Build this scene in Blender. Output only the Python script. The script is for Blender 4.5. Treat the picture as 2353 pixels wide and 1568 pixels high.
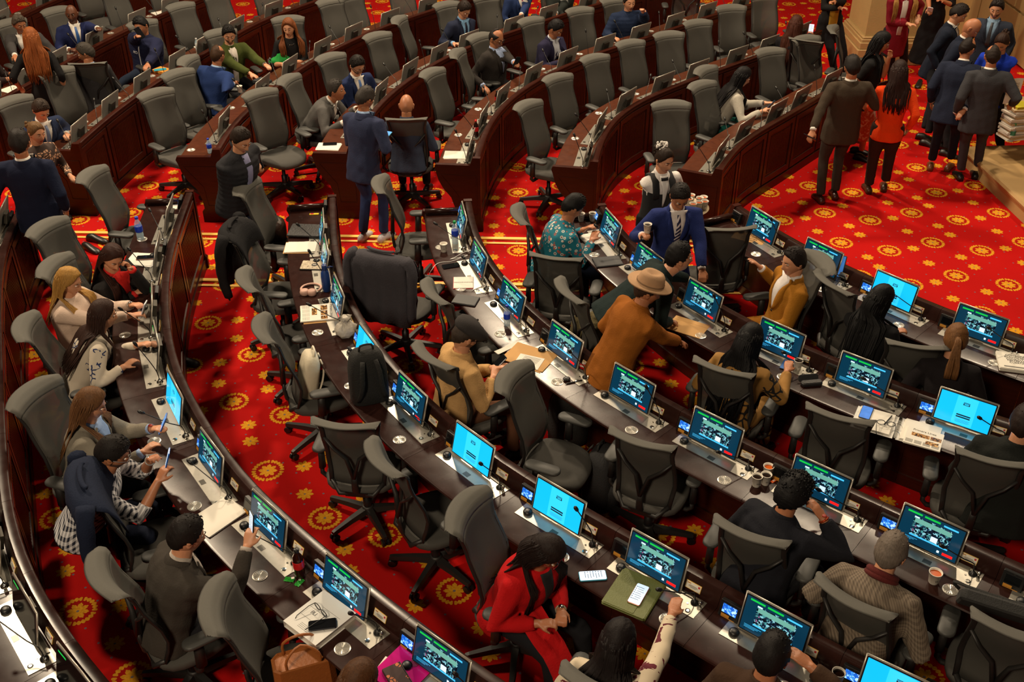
import bpy, bmesh, math, random
import numpy as np
from mathutils import Vector, Matrix
from mathutils.bvhtree import BVHTree

for o in list(bpy.data.objects):
    bpy.data.objects.remove(o)
SC = bpy.context.scene
COL = SC.collection
PI = math.pi
R = math.radians
random.seed(7)

# ------------------------------------------------------------------ camera
CAM_H = 5.3
TILT = R(33.5)
FPX = 2400.0
cam_d = bpy.data.cameras.new('camera')
cam = bpy.data.objects.new('camera', cam_d)
COL.objects.link(cam)
cam.location = (0, 0, CAM_H)
cam.rotation_euler = (PI / 2 - TILT, 0, 0)
cam_d.sensor_width = 36
cam_d.lens = 36 * FPX / 2353
cam_d.clip_start = .1
cam_d.clip_end = 100
SC.camera = cam
SC.view_settings.view_transform = 'Standard'
SC.view_settings.look = 'None'
SC.view_settings.gamma = 1
SC.view_settings.use_curve_mapping = False
SC.view_settings.exposure = 0.35

# ------------------------------------------------------------------ light of the hall
wd = bpy.data.worlds.new('hall_air')
SC.world = wd
wd.use_nodes = True
wd.node_tree.nodes['Background'].inputs[0].default_value = (1.0, .82, .62, 1)
wd.node_tree.nodes['Background'].inputs[1].default_value = .035


def lamp(loc, energy, size, target, col=(1, .80, .56), spread=180):
    d = bpy.data.lights.new('ceiling_or_fill_lamp', 'AREA')
    d.shape = 'DISK'
    d.size = size
    d.energy = energy
    d.color = col
    d.spread = R(spread)
    o = bpy.data.objects.new('ceiling_or_fill_lamp', d)
    COL.objects.link(o)
    o.location = loc
    o.rotation_euler = (Vector(target) - Vector(loc)).to_track_quat('-Z', 'Y').to_euler()
    return o


lamp((-1.0, 16.1, 9.0), 760, 1.1, (-1.0, 8.0, 0))
lamp((-7.6, 11.2, 9.0), 700, .9, (-2.5, 7.5, 0))
lamp((3.2, 10.8, 9.0), 230, .5, (1.5, 8.5, 0))
lamp((6.3, 12.6, 9.0), 260, .5, (4.5, 9.5, 0))
lamp((-3.2, -2.5, 8.6), 480, 1.6, (-.8, 8.0, 0))  # added soft fill behind the camera to brighten faces, not a known fixture


def at(px, py, z=0.0):
    """point of the hall at height z that the photograph shows at (px, py)"""
    u = px - 1176.5
    v = py - 784.0
    dy = FPX * math.cos(TILT) - v * math.sin(TILT)
    dz = -FPX * math.sin(TILT) - v * math.cos(TILT)
    t = (z - CAM_H) / dz
    return Vector((u * t, dy * t, z))


# ------------------------------------------------------------------ materials
def lin(c):
    return tuple(((x / 255) / 12.92 if x / 255 <= .04045 else ((x / 255 + .055) / 1.055) ** 2.4) for x in c[:3])


MATS = {}


def nodes_of(m):
    m.use_nodes = True
    nt = m.node_tree
    return nt, nt.nodes, nt.links, nt.nodes['Principled BSDF']


def mat(name, rgb, rough=.6, metal=0.0, vary=0.0, vscale=20., bump=0.0, bscale=80., emit=0.0, alpha=1.0, spec=.5, coat=0.0, trans=0.0):
    key = (name, tuple(rgb), rough, metal, vary, emit, alpha)
    if key in MATS:
        return MATS[key]
    m = bpy.data.materials.new(name)
    nt, N, L, b = nodes_of(m)
    c = lin(rgb)
    b.inputs['Base Color'].default_value = (*c, 1)
    b.inputs['Roughness'].default_value = rough
    b.inputs['Metallic'].default_value = metal
    b.inputs['Specular IOR Level'].default_value = spec
    b.inputs['Coat Weight'].default_value = coat
    b.inputs['Transmission Weight'].default_value = trans
    if emit:
        b.inputs['Emission Color'].default_value = (*c, 1)
        b.inputs['Emission Strength'].default_value = emit
    if alpha < 1:
        b.inputs['Alpha'].default_value = alpha
    if vary or bump:
        tc = N.new('ShaderNodeTexCoord')
        if vary:
            nz = N.new('ShaderNodeTexNoise')
            nz.inputs['Scale'].default_value = vscale
            nz.inputs['Detail'].default_value = 4
            L.new(tc.outputs['Object'], nz.inputs['Vector'])
            mx = N.new('ShaderNodeMixRGB')
            mx.inputs[1].default_value = (*[x * (1 - vary) for x in c], 1)
            mx.inputs[2].default_value = (*[min(1, x * (1 + vary)) for x in c], 1)
            L.new(nz.outputs['Fac'], mx.inputs[0])
            L.new(mx.outputs[0], b.inputs['Base Color'])
        if bump:
            n2 = N.new('ShaderNodeTexNoise')
            n2.inputs['Scale'].default_value = bscale
            n2.inputs['Detail'].default_value = 3
            L.new(tc.outputs['Object'], n2.inputs['Vector'])
            bp = N.new('ShaderNodeBump')
            bp.inputs['Strength'].default_value = bump
            bp.inputs['Distance'].default_value = .01
            L.new(n2.outputs['Fac'], bp.inputs['Height'])
            L.new(bp.outputs[0], b.inputs['Normal'])
    MATS[key] = m
    return m


def math_node(N, L, op, a, b=None, c=None):
    n = N.new('ShaderNodeMath')
    n.operation = op
    for i, v in enumerate((a, b, c)):
        if v is None:
            continue
        if isinstance(v, (int, float)):
            n.inputs[i].default_value = v
        else:
            L.new(v, n.inputs[i])
    return n.outputs[0]


def mixc(N, L, fac, a, b):
    n = N.new('ShaderNodeMixRGB')
    if isinstance(fac, (int, float)):
        n.inputs[0].default_value = fac
    else:
        L.new(fac, n.inputs[0])
    for i, v in ((1, a), (2, b)):
        if isinstance(v, tuple):
            n.inputs[i].default_value = (*v[:3], 1)
        else:
            L.new(v, n.inputs[i])
    return n.outputs[0]


def wood_mat(name, c1, c2, rough, scale=(1.5, 1.5, 18)):
    m = bpy.data.materials.new(name)
    nt, N, L, b = nodes_of(m)
    tc = N.new('ShaderNodeTexCoord')
    mp = N.new('ShaderNodeMapping')
    mp.inputs['Scale'].default_value = scale
    L.new(tc.outputs['Object'], mp.inputs[0])
    nz = N.new('ShaderNodeTexNoise')
    nz.inputs['Scale'].default_value = 3
    nz.inputs['Detail'].default_value = 6
    nz.inputs['Distortion'].default_value = .6
    L.new(mp.outputs[0], nz.inputs['Vector'])
    L.new(mixc(N, L, nz.outputs['Fac'], lin(c1), lin(c2)), b.inputs['Base Color'])
    n2 = N.new('ShaderNodeTexNoise')
    n2.inputs['Scale'].default_value = 6
    n2.inputs['Detail'].default_value = 5
    L.new(tc.outputs['Object'], n2.inputs['Vector'])
    L.new(math_node(N, L, 'MULTIPLY_ADD', n2.outputs['Fac'], .22, rough - .1), b.inputs['Roughness'])
    b.inputs['Coat Weight'].default_value = .0
    b.inputs['Specular IOR Level'].default_value = .30
    b.inputs['Coat Roughness'].default_value = .15
    return m


def carpet_mat():
    m = bpy.data.materials.new('red_carpet')
    nt, N, L, b = nodes_of(m)
    tc = N.new('ShaderNodeTexCoord')
    sep = N.new('ShaderNodeSeparateXYZ')
    L.new(tc.outputs['Object'], sep.inputs[0])
    X, Y = sep.outputs[0], sep.outputs[1]
    M = lambda op, a, b_=None, c=None: math_node(N, L, op, a, b_, c)
    PX, PY = .98, .71

    def cell(x0, y0, px=PX, py=PY):
        dx = M('SUBTRACT', M('MODULO', M('ADD', M('SUBTRACT', X, x0), 98.0 + px / 2), px), px / 2)
        dy = M('SUBTRACT', M('MODULO', M('ADD', M('SUBTRACT', Y, y0), 71.0 + py / 2), py), py / 2)
        r = M('SQRT', M('ADD', M('MULTIPLY', dx, dx), M('MULTIPLY', dy, dy)))
        a = M('ARCTAN2', dy, dx)
        return dx, dy, r, a

    def flower(r, a, rad):
        pet = M('ABSOLUTE', M('COSINE', M('MULTIPLY', a, 4.0)))
        edge = M('MULTIPLY_ADD', pet, rad * .42, rad * .58)
        rim = M('ABSOLUTE', M('COSINE', M('MULTIPLY', a, 12.0)))
        edge = M('MULTIPLY_ADD', rim, rad * .10, edge)
        return M('LESS_THAN', r, edge)

    def mx(a, b_):
        return M('MAXIMUM', a, b_)
    gold = None
    dark = None
    blue = None
    for x0, y0 in ((3.53, 11.34), (3.99, 11.16)):
        dx, dy, r, a = cell(x0, y0)
        f = flower(r, a, .068)
        ring = M('LESS_THAN', M('ABSOLUTE', M('SUBTRACT', r, .108)), M('MULTIPLY_ADD', M('ABSOLUTE', M('SINE', M('MULTIPLY', a, 12.0))), .012, .006))
        gap = M('GREATER_THAN', M('ABSOLUTE', M('SINE', M('MULTIPLY', a, 2.0))), .10)
        ring = M('MULTIPLY', ring, gap)
        g = mx(f, ring)
        gold = g if gold is None else mx(gold, g)
        dk = M('LESS_THAN', r, .125)
        dark = dk if dark is None else mx(dark, dk)
        c = M('LESS_THAN', r, .010)
        blue = c if blue is None else mx(blue, c)
    for x0, y0 in ((3.34, 11.60), (4.26, 11.21), (3.78, 11.52), (3.72, 11.02)):
        dx, dy, r, a = cell(x0, y0)
        gold = mx(gold, flower(r, a, .062))
        blue = mx(blue, M('LESS_THAN', r, .008))
    for x0, y0 in ((0.05, .03), (.17, .15)):
        dx, dy, r, a = cell(x0, y0, .245, .2366)
        blue = mx(blue, M('MULTIPLY', M('LESS_THAN', r, .0085), M('SUBTRACT', 1.0, mx(dark, gold))))
    nz = N.new('ShaderNodeTexNoise')
    nz.inputs['Scale'].default_value = 1.3
    nz.inputs['Detail'].default_value = 5
    L.new(tc.outputs['Object'], nz.inputs['Vector'])
    red = mixc(N, L, nz.outputs['Fac'], lin((158, 7, 5)), lin((192, 11, 7)))
    n2 = N.new('ShaderNodeTexNoise')
    n2.inputs['Scale'].default_value = 60
    L.new(tc.outputs['Object'], n2.inputs['Vector'])
    gcol = mixc(N, L, n2.outputs['Fac'], lin((170, 100, 15)), lin((240, 175, 40)))
    c = mixc(N, L, M('MULTIPLY', dark, .35), red, lin((120, 8, 5)))
    c = mixc(N, L, gold, c, gcol)
    c = mixc(N, L, M('MULTIPLY', blue, .85), c, lin((95, 95, 105)))
    L.new(c, b.inputs['Base Color'])
    b.inputs['Roughness'].default_value = .95
    b.inputs['Specular IOR Level'].default_value = .15
    n3 = N.new('ShaderNodeTexNoise')
    n3.inputs['Scale'].default_value = 350
    L.new(tc.outputs['Object'], n3.inputs['Vector'])
    bp = N.new('ShaderNodeBump')
    bp.inputs['Strength'].default_value = .35
    bp.inputs['Distance'].default_value = .005
    L.new(n3.outputs['Fac'], bp.inputs['Height'])
    L.new(bp.outputs[0], b.inputs['Normal'])
    return m


def video_mat(name, cols, scale=26, strength=1.0, seed=0):
    """a blurred broadcast picture: patches of dark and light, as the screens show"""
    m = bpy.data.materials.new(name)
    nt, N, L, b = nodes_of(m)
    tc = N.new('ShaderNodeTexCoord')
    mp = N.new('ShaderNodeMapping')
    mp.inputs['Location'].default_value = (seed, seed * .7, 0)
    mp.inputs['Scale'].default_value = (1, 1, 1)
    L.new(tc.outputs['Object'], mp.inputs[0])
    vo = N.new('ShaderNodeTexVoronoi')
    vo.inputs['Scale'].default_value = scale * 3
    L.new(mp.outputs[0], vo.inputs['Vector'])
    nz = N.new('ShaderNodeTexNoise')
    nz.inputs['Scale'].default_value = scale
    nz.inputs['Detail'].default_value = 3
    L.new(mp.outputs[0], nz.inputs['Vector'])
    sp = N.new('ShaderNodeSeparateColor')
    L.new(vo.outputs['Color'], sp.inputs[0])
    f = math_node(N, L, 'ADD', math_node(N, L, 'MULTIPLY', sp.outputs[0], .45), math_node(N, L, 'MULTIPLY', nz.outputs['Fac'], .55))
    cr = N.new('ShaderNodeValToRGB')
    cr.color_ramp.interpolation = 'CONSTANT'
    while len(cr.color_ramp.elements) < len(cols):
        cr.color_ramp.elements.new(.5)
    for i, (p, c) in enumerate(cols):
        cr.color_ramp.elements[i].position = p
        cr.color_ramp.elements[i].color = (*lin(c), 1)
    L.new(f, cr.inputs[0])
    b.inputs['Base Color'].default_value = (0, 0, 0, 1)
    L.new(cr.outputs[0], b.inputs['Emission Color'])
    b.inputs['Emission Strength'].default_value = strength
    b.inputs['Roughness'].default_value = .15
    return m


def cloth_pattern(name, kind, a, b_, rough=.85, scale=1.0):
    m = bpy.data.materials.new(name)
    nt, N, L, b = nodes_of(m)
    tc = N.new('ShaderNodeTexCoord')
    M = lambda op, x, y=None, z=None: math_node(N, L, op, x, y, z)
    O = tc.outputs['Object']
    ca, cb = lin(a), lin(b_[0] if isinstance(b_, list) else b_)
    if kind == 'gingham':
        sep = N.new('ShaderNodeSeparateXYZ')
        L.new(O, sep.inputs[0])
        s = 70 * scale
        fx = M('GREATER_THAN', M('SINE', M('MULTIPLY', M('ADD', sep.outputs[0], sep.outputs[1]), s * 2.2)), 0.0)
        fz = M('GREATER_THAN', M('SINE', M('MULTIPLY', M('ADD', sep.outputs[2], M('MULTIPLY', M('SUBTRACT', sep.outputs[0], sep.outputs[1]), .5)), s * 2.6)), 0.0)
        f = M('MULTIPLY', M('ADD', fx, fz), .5)
        c = mixc(N, L, f, ca, cb)
    elif kind == 'dots':
        vo = N.new('ShaderNodeTexVoronoi')
        vo.inputs['Scale'].default_value = 26 * scale
        L.new(O, vo.inputs['Vector'])
        d = vo.outputs['Distance']
        ringf = M('LESS_THAN', M('ABSOLUTE', M('SUBTRACT', d, .30)), .09)
        cen = M('LESS_THAN', d, .13)
        sp = N.new('ShaderNodeSeparateColor')
        L.new(vo.outputs['Color'], sp.inputs[0])
        c1 = mixc(N, L, M('GREATER_THAN', sp.outputs[0], .5), cb, lin(b_[1]))
        c = mixc(N, L, ringf, ca, c1)
        c = mixc(N, L, cen, c, lin(b_[1]))
    elif kind == 'blotch':
        nz = N.new('ShaderNodeTexNoise')
        nz.inputs['Scale'].default_value = 22 * scale
        nz.inputs['Detail'].default_value = 3
        nz.inputs['Distortion'].default_value = 1.5
        L.new(O, nz.inputs['Vector'])
        c = mixc(N, L, M('GREATER_THAN', nz.outputs['Fac'], .57), ca, cb)
    elif kind == 'leaf':
        wv = N.new('ShaderNodeTexVoronoi')
        wv.feature = 'DISTANCE_TO_EDGE'
        wv.inputs['Scale'].default_value = 20 * scale
        L.new(O, wv.inputs['Vector'])
        nz = N.new('ShaderNodeTexNoise')
        nz.inputs['Scale'].default_value = 5 * scale
        L.new(O, nz.inputs['Vector'])
        f = M('MULTIPLY', M('GREATER_THAN', wv.outputs['Distance'], .12), M('GREATER_THAN', nz.outputs['Fac'], .52))
        c = mixc(N, L, f, ca, cb)
    elif kind == 'band':
        vo = N.new('ShaderNodeTexVoronoi')
        vo.feature = 'DISTANCE_TO_EDGE'
        vo.inputs['Scale'].default_value = 16 * scale
        L.new(O, vo.inputs['Vector'])
        nz = N.new('ShaderNodeTexNoise')
        nz.inputs['Scale'].default_value = 4.2 * scale
        L.new(O, nz.inputs['Vector'])
        f = M('MULTIPLY', M('LESS_THAN', vo.outputs['Distance'], .11), M('GREATER_THAN', nz.outputs['Fac'], .54))
        c = mixc(N, L, f, ca, cb)
    L.new(c, b.inputs['Base Color'])
    b.inputs['Roughness'].default_value = rough
    return m


WOOD = wood_mat('mahogany_panel', (36, 13, 8), (66, 25, 13), .32, (1.5, 1.5, 14))
WOOD_FAR = wood_mat('mahogany_top', (64, 32, 20), (92, 48, 29), .30, (6, 6, 1))
WOOD_TOP = wood_mat('dark_worktop', (34, 17, 14), (52, 28, 23), .25, (6, 6, 1))
GROOVE = mat('groove_shadow_wood', (40, 10, 6), .5)
STEEL = mat('brushed_steel', (172, 168, 158), .38, .75, .12, 30)
STEEL_DK = mat('dark_steel', (95, 92, 86), .35, .8)
CHROME = mat('chrome', (200, 198, 190), .15, 1)
ALU = mat('aluminium_edge', (196, 190, 178), .35, .6)
ALU_BACK = mat('monitor_back', (140, 137, 130), .45, .35, .06, 8)
BLACKP = mat('black_plastic', (22, 22, 23), .4)
RUBBER = mat('rubber', (16, 16, 17), .7)
BRASS = mat('brass', (250, 205, 105), .4, .2)
CH_DARK = mat('chair_plastic', (34, 32, 31), .5, 0, .08, 9)
CH_PAD = mat('arm_pad', (60, 60, 58), .55)
CH_ROLL = mat('headroll_mesh', (88, 86, 80), .8, 0, .10, 160, .3, 600)
CH_SEAT = mat('seat_fabric', (72, 70, 66), .9, 0, .10, 200, .4, 500)
CH_MESH = mat('mesh_fabric', (78, 76, 71), .85, 0, .15, 300, .4, 700, alpha=.80)
PAPER = mat('paper', (225, 220, 208), .8, 0, .03, 9)
INK = mat('ink', (45, 43, 42), .8)
KRAFT = mat('kraft_paper', (196, 150, 92), .8, 0, .05, 14)
SCR_BG = mat('screen_dark', (6, 42, 62), .12, emit=1.0)
SCR_BLUE = mat('screen_blue', (14, 160, 215), .12, emit=1.1)
SCR_BLUE2 = mat('screen_blue_panel', (40, 178, 226), .12, emit=1.1)
SCR_GREEN = mat('screen_green', (16, 165, 60), .2, emit=1.0)
SCR_CYAN = mat('screen_cyan', (60, 170, 225), .2, emit=1.0)
SCR_RED = mat('screen_red', (225, 25, 25), .2, emit=1.0)
SCR_WHITE = mat('screen_white', (190, 215, 235), .2, emit=1.0)
SCR_INK = mat('screen_ink', (20, 40, 55), .2, emit=.6)
SCR_OFF = mat('screen_off', (14, 16, 18), .08)
VIDEO = video_mat('broadcast_picture', [(0, (5, 10, 18)), (.38, (12, 26, 40)), (.47, (70, 140, 140)), (.53, (14, 34, 60)), (.60, (130, 190, 200)), (.66, (24, 50, 66)), (.75, (150, 95, 130))], 24)
VIDEO_S = video_mat('terminal_picture', [(0, (25, 90, 190)), (.45, (60, 140, 225)), (.55, (150, 205, 245)), (.62, (30, 90, 190)), (.7, (180, 220, 250))], 30, 1.1)
VIDEO_T = mat('picture_teal', (92, 150, 140), .2, emit=.9)
AMBER = mat('amber_label', (190, 130, 40), .6)
CARPET = carpet_mat()
STONE = mat('pale_stone', (172, 140, 92), .6, 0, .14, 3, .15, 30)
STONE_W = mat('stone_wall', (178, 150, 98), .7, 0, .10, 4, .2, 40)
PLASTER = mat('dark_wall', (60, 45, 32), .8)


# ------------------------------------------------------------------ mesh builder
class MB:
    def __init__(s):
        s.v = []
        s.f = []
        s.m = []
        s.M = Matrix.Identity(4)

    def add(s, vs, fs, mi=0):
        k = len(s.v)
        s.v += [tuple(s.M @ Vector(p)) for p in vs]
        for f in fs:
            s.f.append(tuple(i + k for i in f))
            s.m.append(mi)
        return s

    def box(s, c, d, rz=0, mi=0, T=None):
        x, y, z = d[0] / 2, d[1] / 2, d[2] / 2
        T = T or (Matrix.Translation(c) @ Matrix.Rotation(rz, 4, 'Z'))
        vs = [T @ Vector((a * x, b * y, e * z)) for a in (-1, 1) for b in (-1, 1) for e in (-1, 1)]
        return s.add(vs, [(0, 1, 3, 2), (4, 6, 7, 5), (0, 4, 5, 1), (2, 3, 7, 6), (0, 2, 6, 4), (1, 5, 7, 3)], mi)

    def rbox(s, c, d, r=.01, rz=0, mi=0, T=None, n=3):
        """box with rounded vertical corners and a small top bevel"""
        x, y, z = d[0] / 2, d[1] / 2, d[2] / 2
        T = T or (Matrix.Translation(c) @ Matrix.Rotation(rz, 4, 'Z'))
        r = min(r, x * .99, y * .99)

        def ring(ins, zz):
            o = []
            for cx, cy, a0 in ((x - r, y - r, 0), (-x + r, y - r, 90), (-x + r, -y + r, 180), (x - r, -y + r, 270)):
                for k in range(n + 1):
                    a = R(a0 + 90 * k / n)
                    o.append(T @ Vector((cx + (r - ins) * math.cos(a), cy + (r - ins) * math.sin(a), zz)))
            return o
        bv = min(r * .4, z * .6)
        rings = [ring(bv, -z), ring(0, -z + bv), ring(0, z - bv), ring(bv, z)]
        return s.rings(rings, mi)

    def rings(s, rings, mi=0, cap=True, closed=True):
        n = len(rings[0])
        vs = [p for r_ in rings for p in r_]
        fs = []
        for i in range(len(rings) - 1):
            for j in range(n if closed else n - 1):
                a, b = i * n + j, i * n + (j + 1) % n
                fs.append((a, b, b + n, a + n))
        if cap and closed:
            fs.append(tuple(range(n - 1, -1, -1)))
            fs.append(tuple(range((len(rings) - 1) * n, len(rings) * n)))
        return s.add(vs, fs, mi)

    def tube(s, pts, rad, n=8, mi=0, cap=True, flat=1.0, up=None):
        pts = [Vector(p) for p in pts]
        if isinstance(rad, (int, float)):
            rad = [rad] * len(pts)
        rings = []
        t0 = (pts[1] - pts[0]).normalized()
        ref = Vector(up) if up else (Vector((0, 0, 1)) if abs(t0.z) < .9 else Vector((0, 1, 0)))
        a = t0.cross(ref).normalized()
        for i, p in enumerate(pts):
            t = (pts[min(i + 1, len(pts) - 1)] - pts[max(i - 1, 0)]).normalized()
            a = (a - t * a.dot(t)).normalized()
            b = t.cross(a)
            rings.append([p + (a * math.cos(2 * PI * k / n) + b * flat * math.sin(2 * PI * k / n)) * rad[i] for k in range(n)])
        return s.rings(rings, mi, cap)

    def lathe(s, prof, c=(0, 0, 0), n=16, mi=0, T=None):
        T = T or Matrix.Translation(c)
        rings = [[T @ Vector((r * math.cos(2 * PI * k / n), r * math.sin(2 * PI * k / n), z)) for k in range(n)] for r, z in prof]
        return s.rings(rings, mi)

    def ball(s, c, r, n=8, mi=0, T=None):
        rr = r if isinstance(r, (tuple, list, Vector)) else (r, r, r)
        T = T or Matrix.Translation(c)
        m = max(4, n * 2 // 3)
        rings = []
        for i in range(m + 1):
            a = -PI / 2 + PI * (i + .001) / (m + .002)
            rings.append([T @ Vector((rr[0] * math.cos(a) * math.cos(2 * PI * k / n), rr[1] * math.cos(a) * math.sin(2 * PI * k / n), rr[2] * math.sin(a))) for k in range(n)])
        return s.rings(rings, mi)

    def quad(s, a, b, c, d, mi=0):
        return s.add([a, b, c, d], [(0, 1, 2, 3)], mi)

    def prism(s, poly, h0, h1, T=None, mi=0):
        """poly in xy, extruded along z"""
        T = T or Matrix.Identity(4)
        n = len(poly)
        vs = [T @ Vector((x, y, h0)) for x, y in poly] + [T @ Vector((x, y, h1)) for x, y in poly]
        fs = [(i, (i + 1) % n, (i + 1) % n + n, i + n) for i in range(n)] + [tuple(range(n - 1, -1, -1)), tuple(range(n, 2 * n))]
        return s.add(vs, fs, mi)

    def mesh(s, name, mats, smooth=False, fix=True):
        me = bpy.data.meshes.new(name)
        me.from_pydata(s.v, [], s.f)
        for m in (mats if isinstance(mats, (list, tuple)) else [mats]):
            me.materials.append(m)
        me.polygons.foreach_set('material_index', s.m)
        if smooth:
            me.polygons.foreach_set('use_smooth', [True] * len(me.polygons))
        if fix:
            bm = bmesh.new()
            bm.from_mesh(me)
            bmesh.ops.recalc_face_normals(bm, faces=bm.faces)
            bm.to_mesh(me)
            bm.free()
        me.update()
        return me

    def build(s, name, mats, parent=None, smooth=False, angle=None, fix=True):
        me = s.mesh(name, mats, smooth or angle is not None, fix)
        if angle is not None:
            sharpen(me, angle)
        o = bpy.data.objects.new(name, me)
        COL.objects.link(o)
        if parent:
            o.parent = parent
        return o


def sharpen(me, ang):
    bm = bmesh.new()
    bm.from_mesh(me)
    for e in bm.edges:
        if len(e.link_faces) == 2 and e.calc_face_angle(0) > R(ang):
            e.smooth = False
    bm.to_mesh(me)
    bm.free()


def thing(name, label, cat, loc=(0, 0, 0), rz=0, group=None):
    o = bpy.data.objects.new(name, None)
    o.empty_display_size = .1
    COL.objects.link(o)
    o.location = loc
    o.rotation_euler = (0, 0, rz)
    tag(o, label, cat, group)
    return o


def tag(o, label=None, cat=None, group=None, kind=None):
    if label:
        o['label'] = label
    if cat:
        o['category'] = cat
    if group:
        o['group'] = group
    if kind:
        o['kind'] = kind
    return o


def copy_tree(o, parent=None):
    c = o.copy()
    COL.objects.link(c)
    c.parent = parent
    for ch in o.children:
        copy_tree(ch, c)
    return c


def catmull(pts, step=.05):
    P = [Vector(p) for p in pts]
    P = [P[0] * 2 - P[1]] + P + [P[-1] * 2 - P[-2]]
    out = []
    for i in range(1, len(P) - 2):
        a, b, c, d = P[i - 1:i + 3]
        n = max(2, int((c - b).length / step))
        for k in range(n):
            t = k / n
            out.append(.5 * ((2 * b) + (c - a) * t + (2 * a - 5 * b + 4 * c - d) * t * t + (3 * b - a - 3 * c + d) * t ** 3))
    out.append(P[-2])
    return out


ORD = ['', 'first', 'second', 'third', 'fourth', 'fifth', 'sixth', 'seventh', 'eighth', 'ninth', 'tenth', 'eleventh', 'twelfth', 'thirteenth', 'fourteenth', 'fifteenth', 'sixteenth', 'seventeenth']
# ------------------------------------------------------------------ floor, steps, walls
mb = MB()
mb.box((0, 11, -.05), (34, 30, .1))
fl = mb.build('floor', CARPET)
tag(fl, kind='structure')
for y0, y1, nm in ((10.12, 9.90, 'far'), (9.14, 8.93, 'near')):
    mb = MB()
    for off, w, h in ((0, .05, .016), (-.10, .035, .010)):
        a = Vector((-7.5, y0 + .10 + off, 0))
        b = Vector((3.0, y1 + off, 0))
        d = (b - a)
        mb.box(((a + b) / 2 + Vector((0, 0, h / 2))), (d.length, w, h), math.atan2(d.y, d.x))
    o = mb.build('trim_1' if nm == 'far' else 'trim_2', BRASS)
    tag(o, kind='structure')


def bevel_obj(o, w=.02, seg=2):
    m = o.modifiers.new('bevel', 'BEVEL')
    m.width = w
    m.segments = seg
    return o


# stone platform on the right: two courses of steps with rounded nosings
dirv = Vector((.10, -1.5, 0)).normalized()       # runs towards the camera
side = Vector((dirv.y, -dirv.x, 0)) * -1          # to the right
if side.x < 0:
    side = -side
plat = thing('stone_platform', 'pale stone platform with two moulded steps at the right edge of the red carpet', 'steps', (5.52, 11.75, 0))


def step(nm, p0, length, depth, z0, z1, nose=.03):
    mb = MB()
    prof = [(0.02, z0), (0.02, z0 + (z1 - z0) * .45), (0.0, z1 - .075), (-nose, z1 - .055), (-nose - .008, z1 - .03), (-nose + .008, z1 - .004), (0.02, z1), (depth, z1), (depth, z0)]
    rings = []
    for t in (0, length):
        rings.append([Vector(p0) + dirv * t + side * x + Vector((0, 0, z)) for x, z in prof])
    mb.rings(rings)
    o = mb.build(nm, STONE, plat)
    for k in range(len(o.data.vertices)):
        o.data.vertices[k].co -= Vector((5.52, 11.75, 0))
    return o


step('step', (5.54, 11.95, 0), 6.5, 3.6, 0, .24)
step('step', (6.00, 12.35, .24), 6.8, 3.0, .24, .48)

# stone walls and the moulded pillar at the top right
mb = MB()
mb.box((7.9, 16.2, 2.5), (.3, 6, 5))
o = mb.build('wall_right', STONE_W)
tag(o, kind='structure')
for k in range(7):
    for j in range(4):
        b = MB()
        b.box((0, 0, 0), (.03, 1.46, .66))
        q = b.build('stone_block', STONE_W, o)
        q.location = (7.73, 13.95 + j * 1.5 + (k % 2) * .3 - .3, .36 + k * .70)
mb = MB()
mb.box((1.0, 19.6, 2.5), (22, .3, 5))
o = mb.build('wall_back', PLASTER)
tag(o, kind='structure')
mb = MB()
mb.box((-9.4, 9.6, 2.5), (.3, 20.3, 5))
o = mb.build('wall_left', PLASTER)
tag(o, kind='structure')

pl = thing('stone_pillar', 'pale stone pillar with a moulded base behind the woman in the red coat', 'pillar', (6.3, 16.2, 0))
mb = MB()
mb.box((-.2, 0, 2.55), (1.5, .9, 4.3))
mb.build('shaft', STONE_W, pl)
mb = MB()
for z, g, h in ((.12, .22, .24), (.29, .17, .10), (.36, .12, .05), (.40, .08, .03)):
    mb.rbox((-.2, 0, z), (1.5 + g, .9 + g, h), .02)
mb.build('moulded_base', STONE, pl)

# dark carved lectern at the right edge, standing on the platform
lc = thing('wooden_lectern', 'dark carved wooden lectern cut by the right edge above the stone steps', 'lectern', (7.02, 12.75, .481))
mb = MB()
mb.box((0, 0, .45), (.55, .7, .9))
mb.build('body', WOOD, lc)
mb = MB()
mb.rbox((0, 0, .93), (.68, .82, .05), .02)
mb.rbox((0, 0, .98), (.62, .76, .05), .02)
mb.rbox((0, 0, 1.06), (.74, .88, .05), .02)
mb.build('cornice', WOOD, lc)

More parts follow.
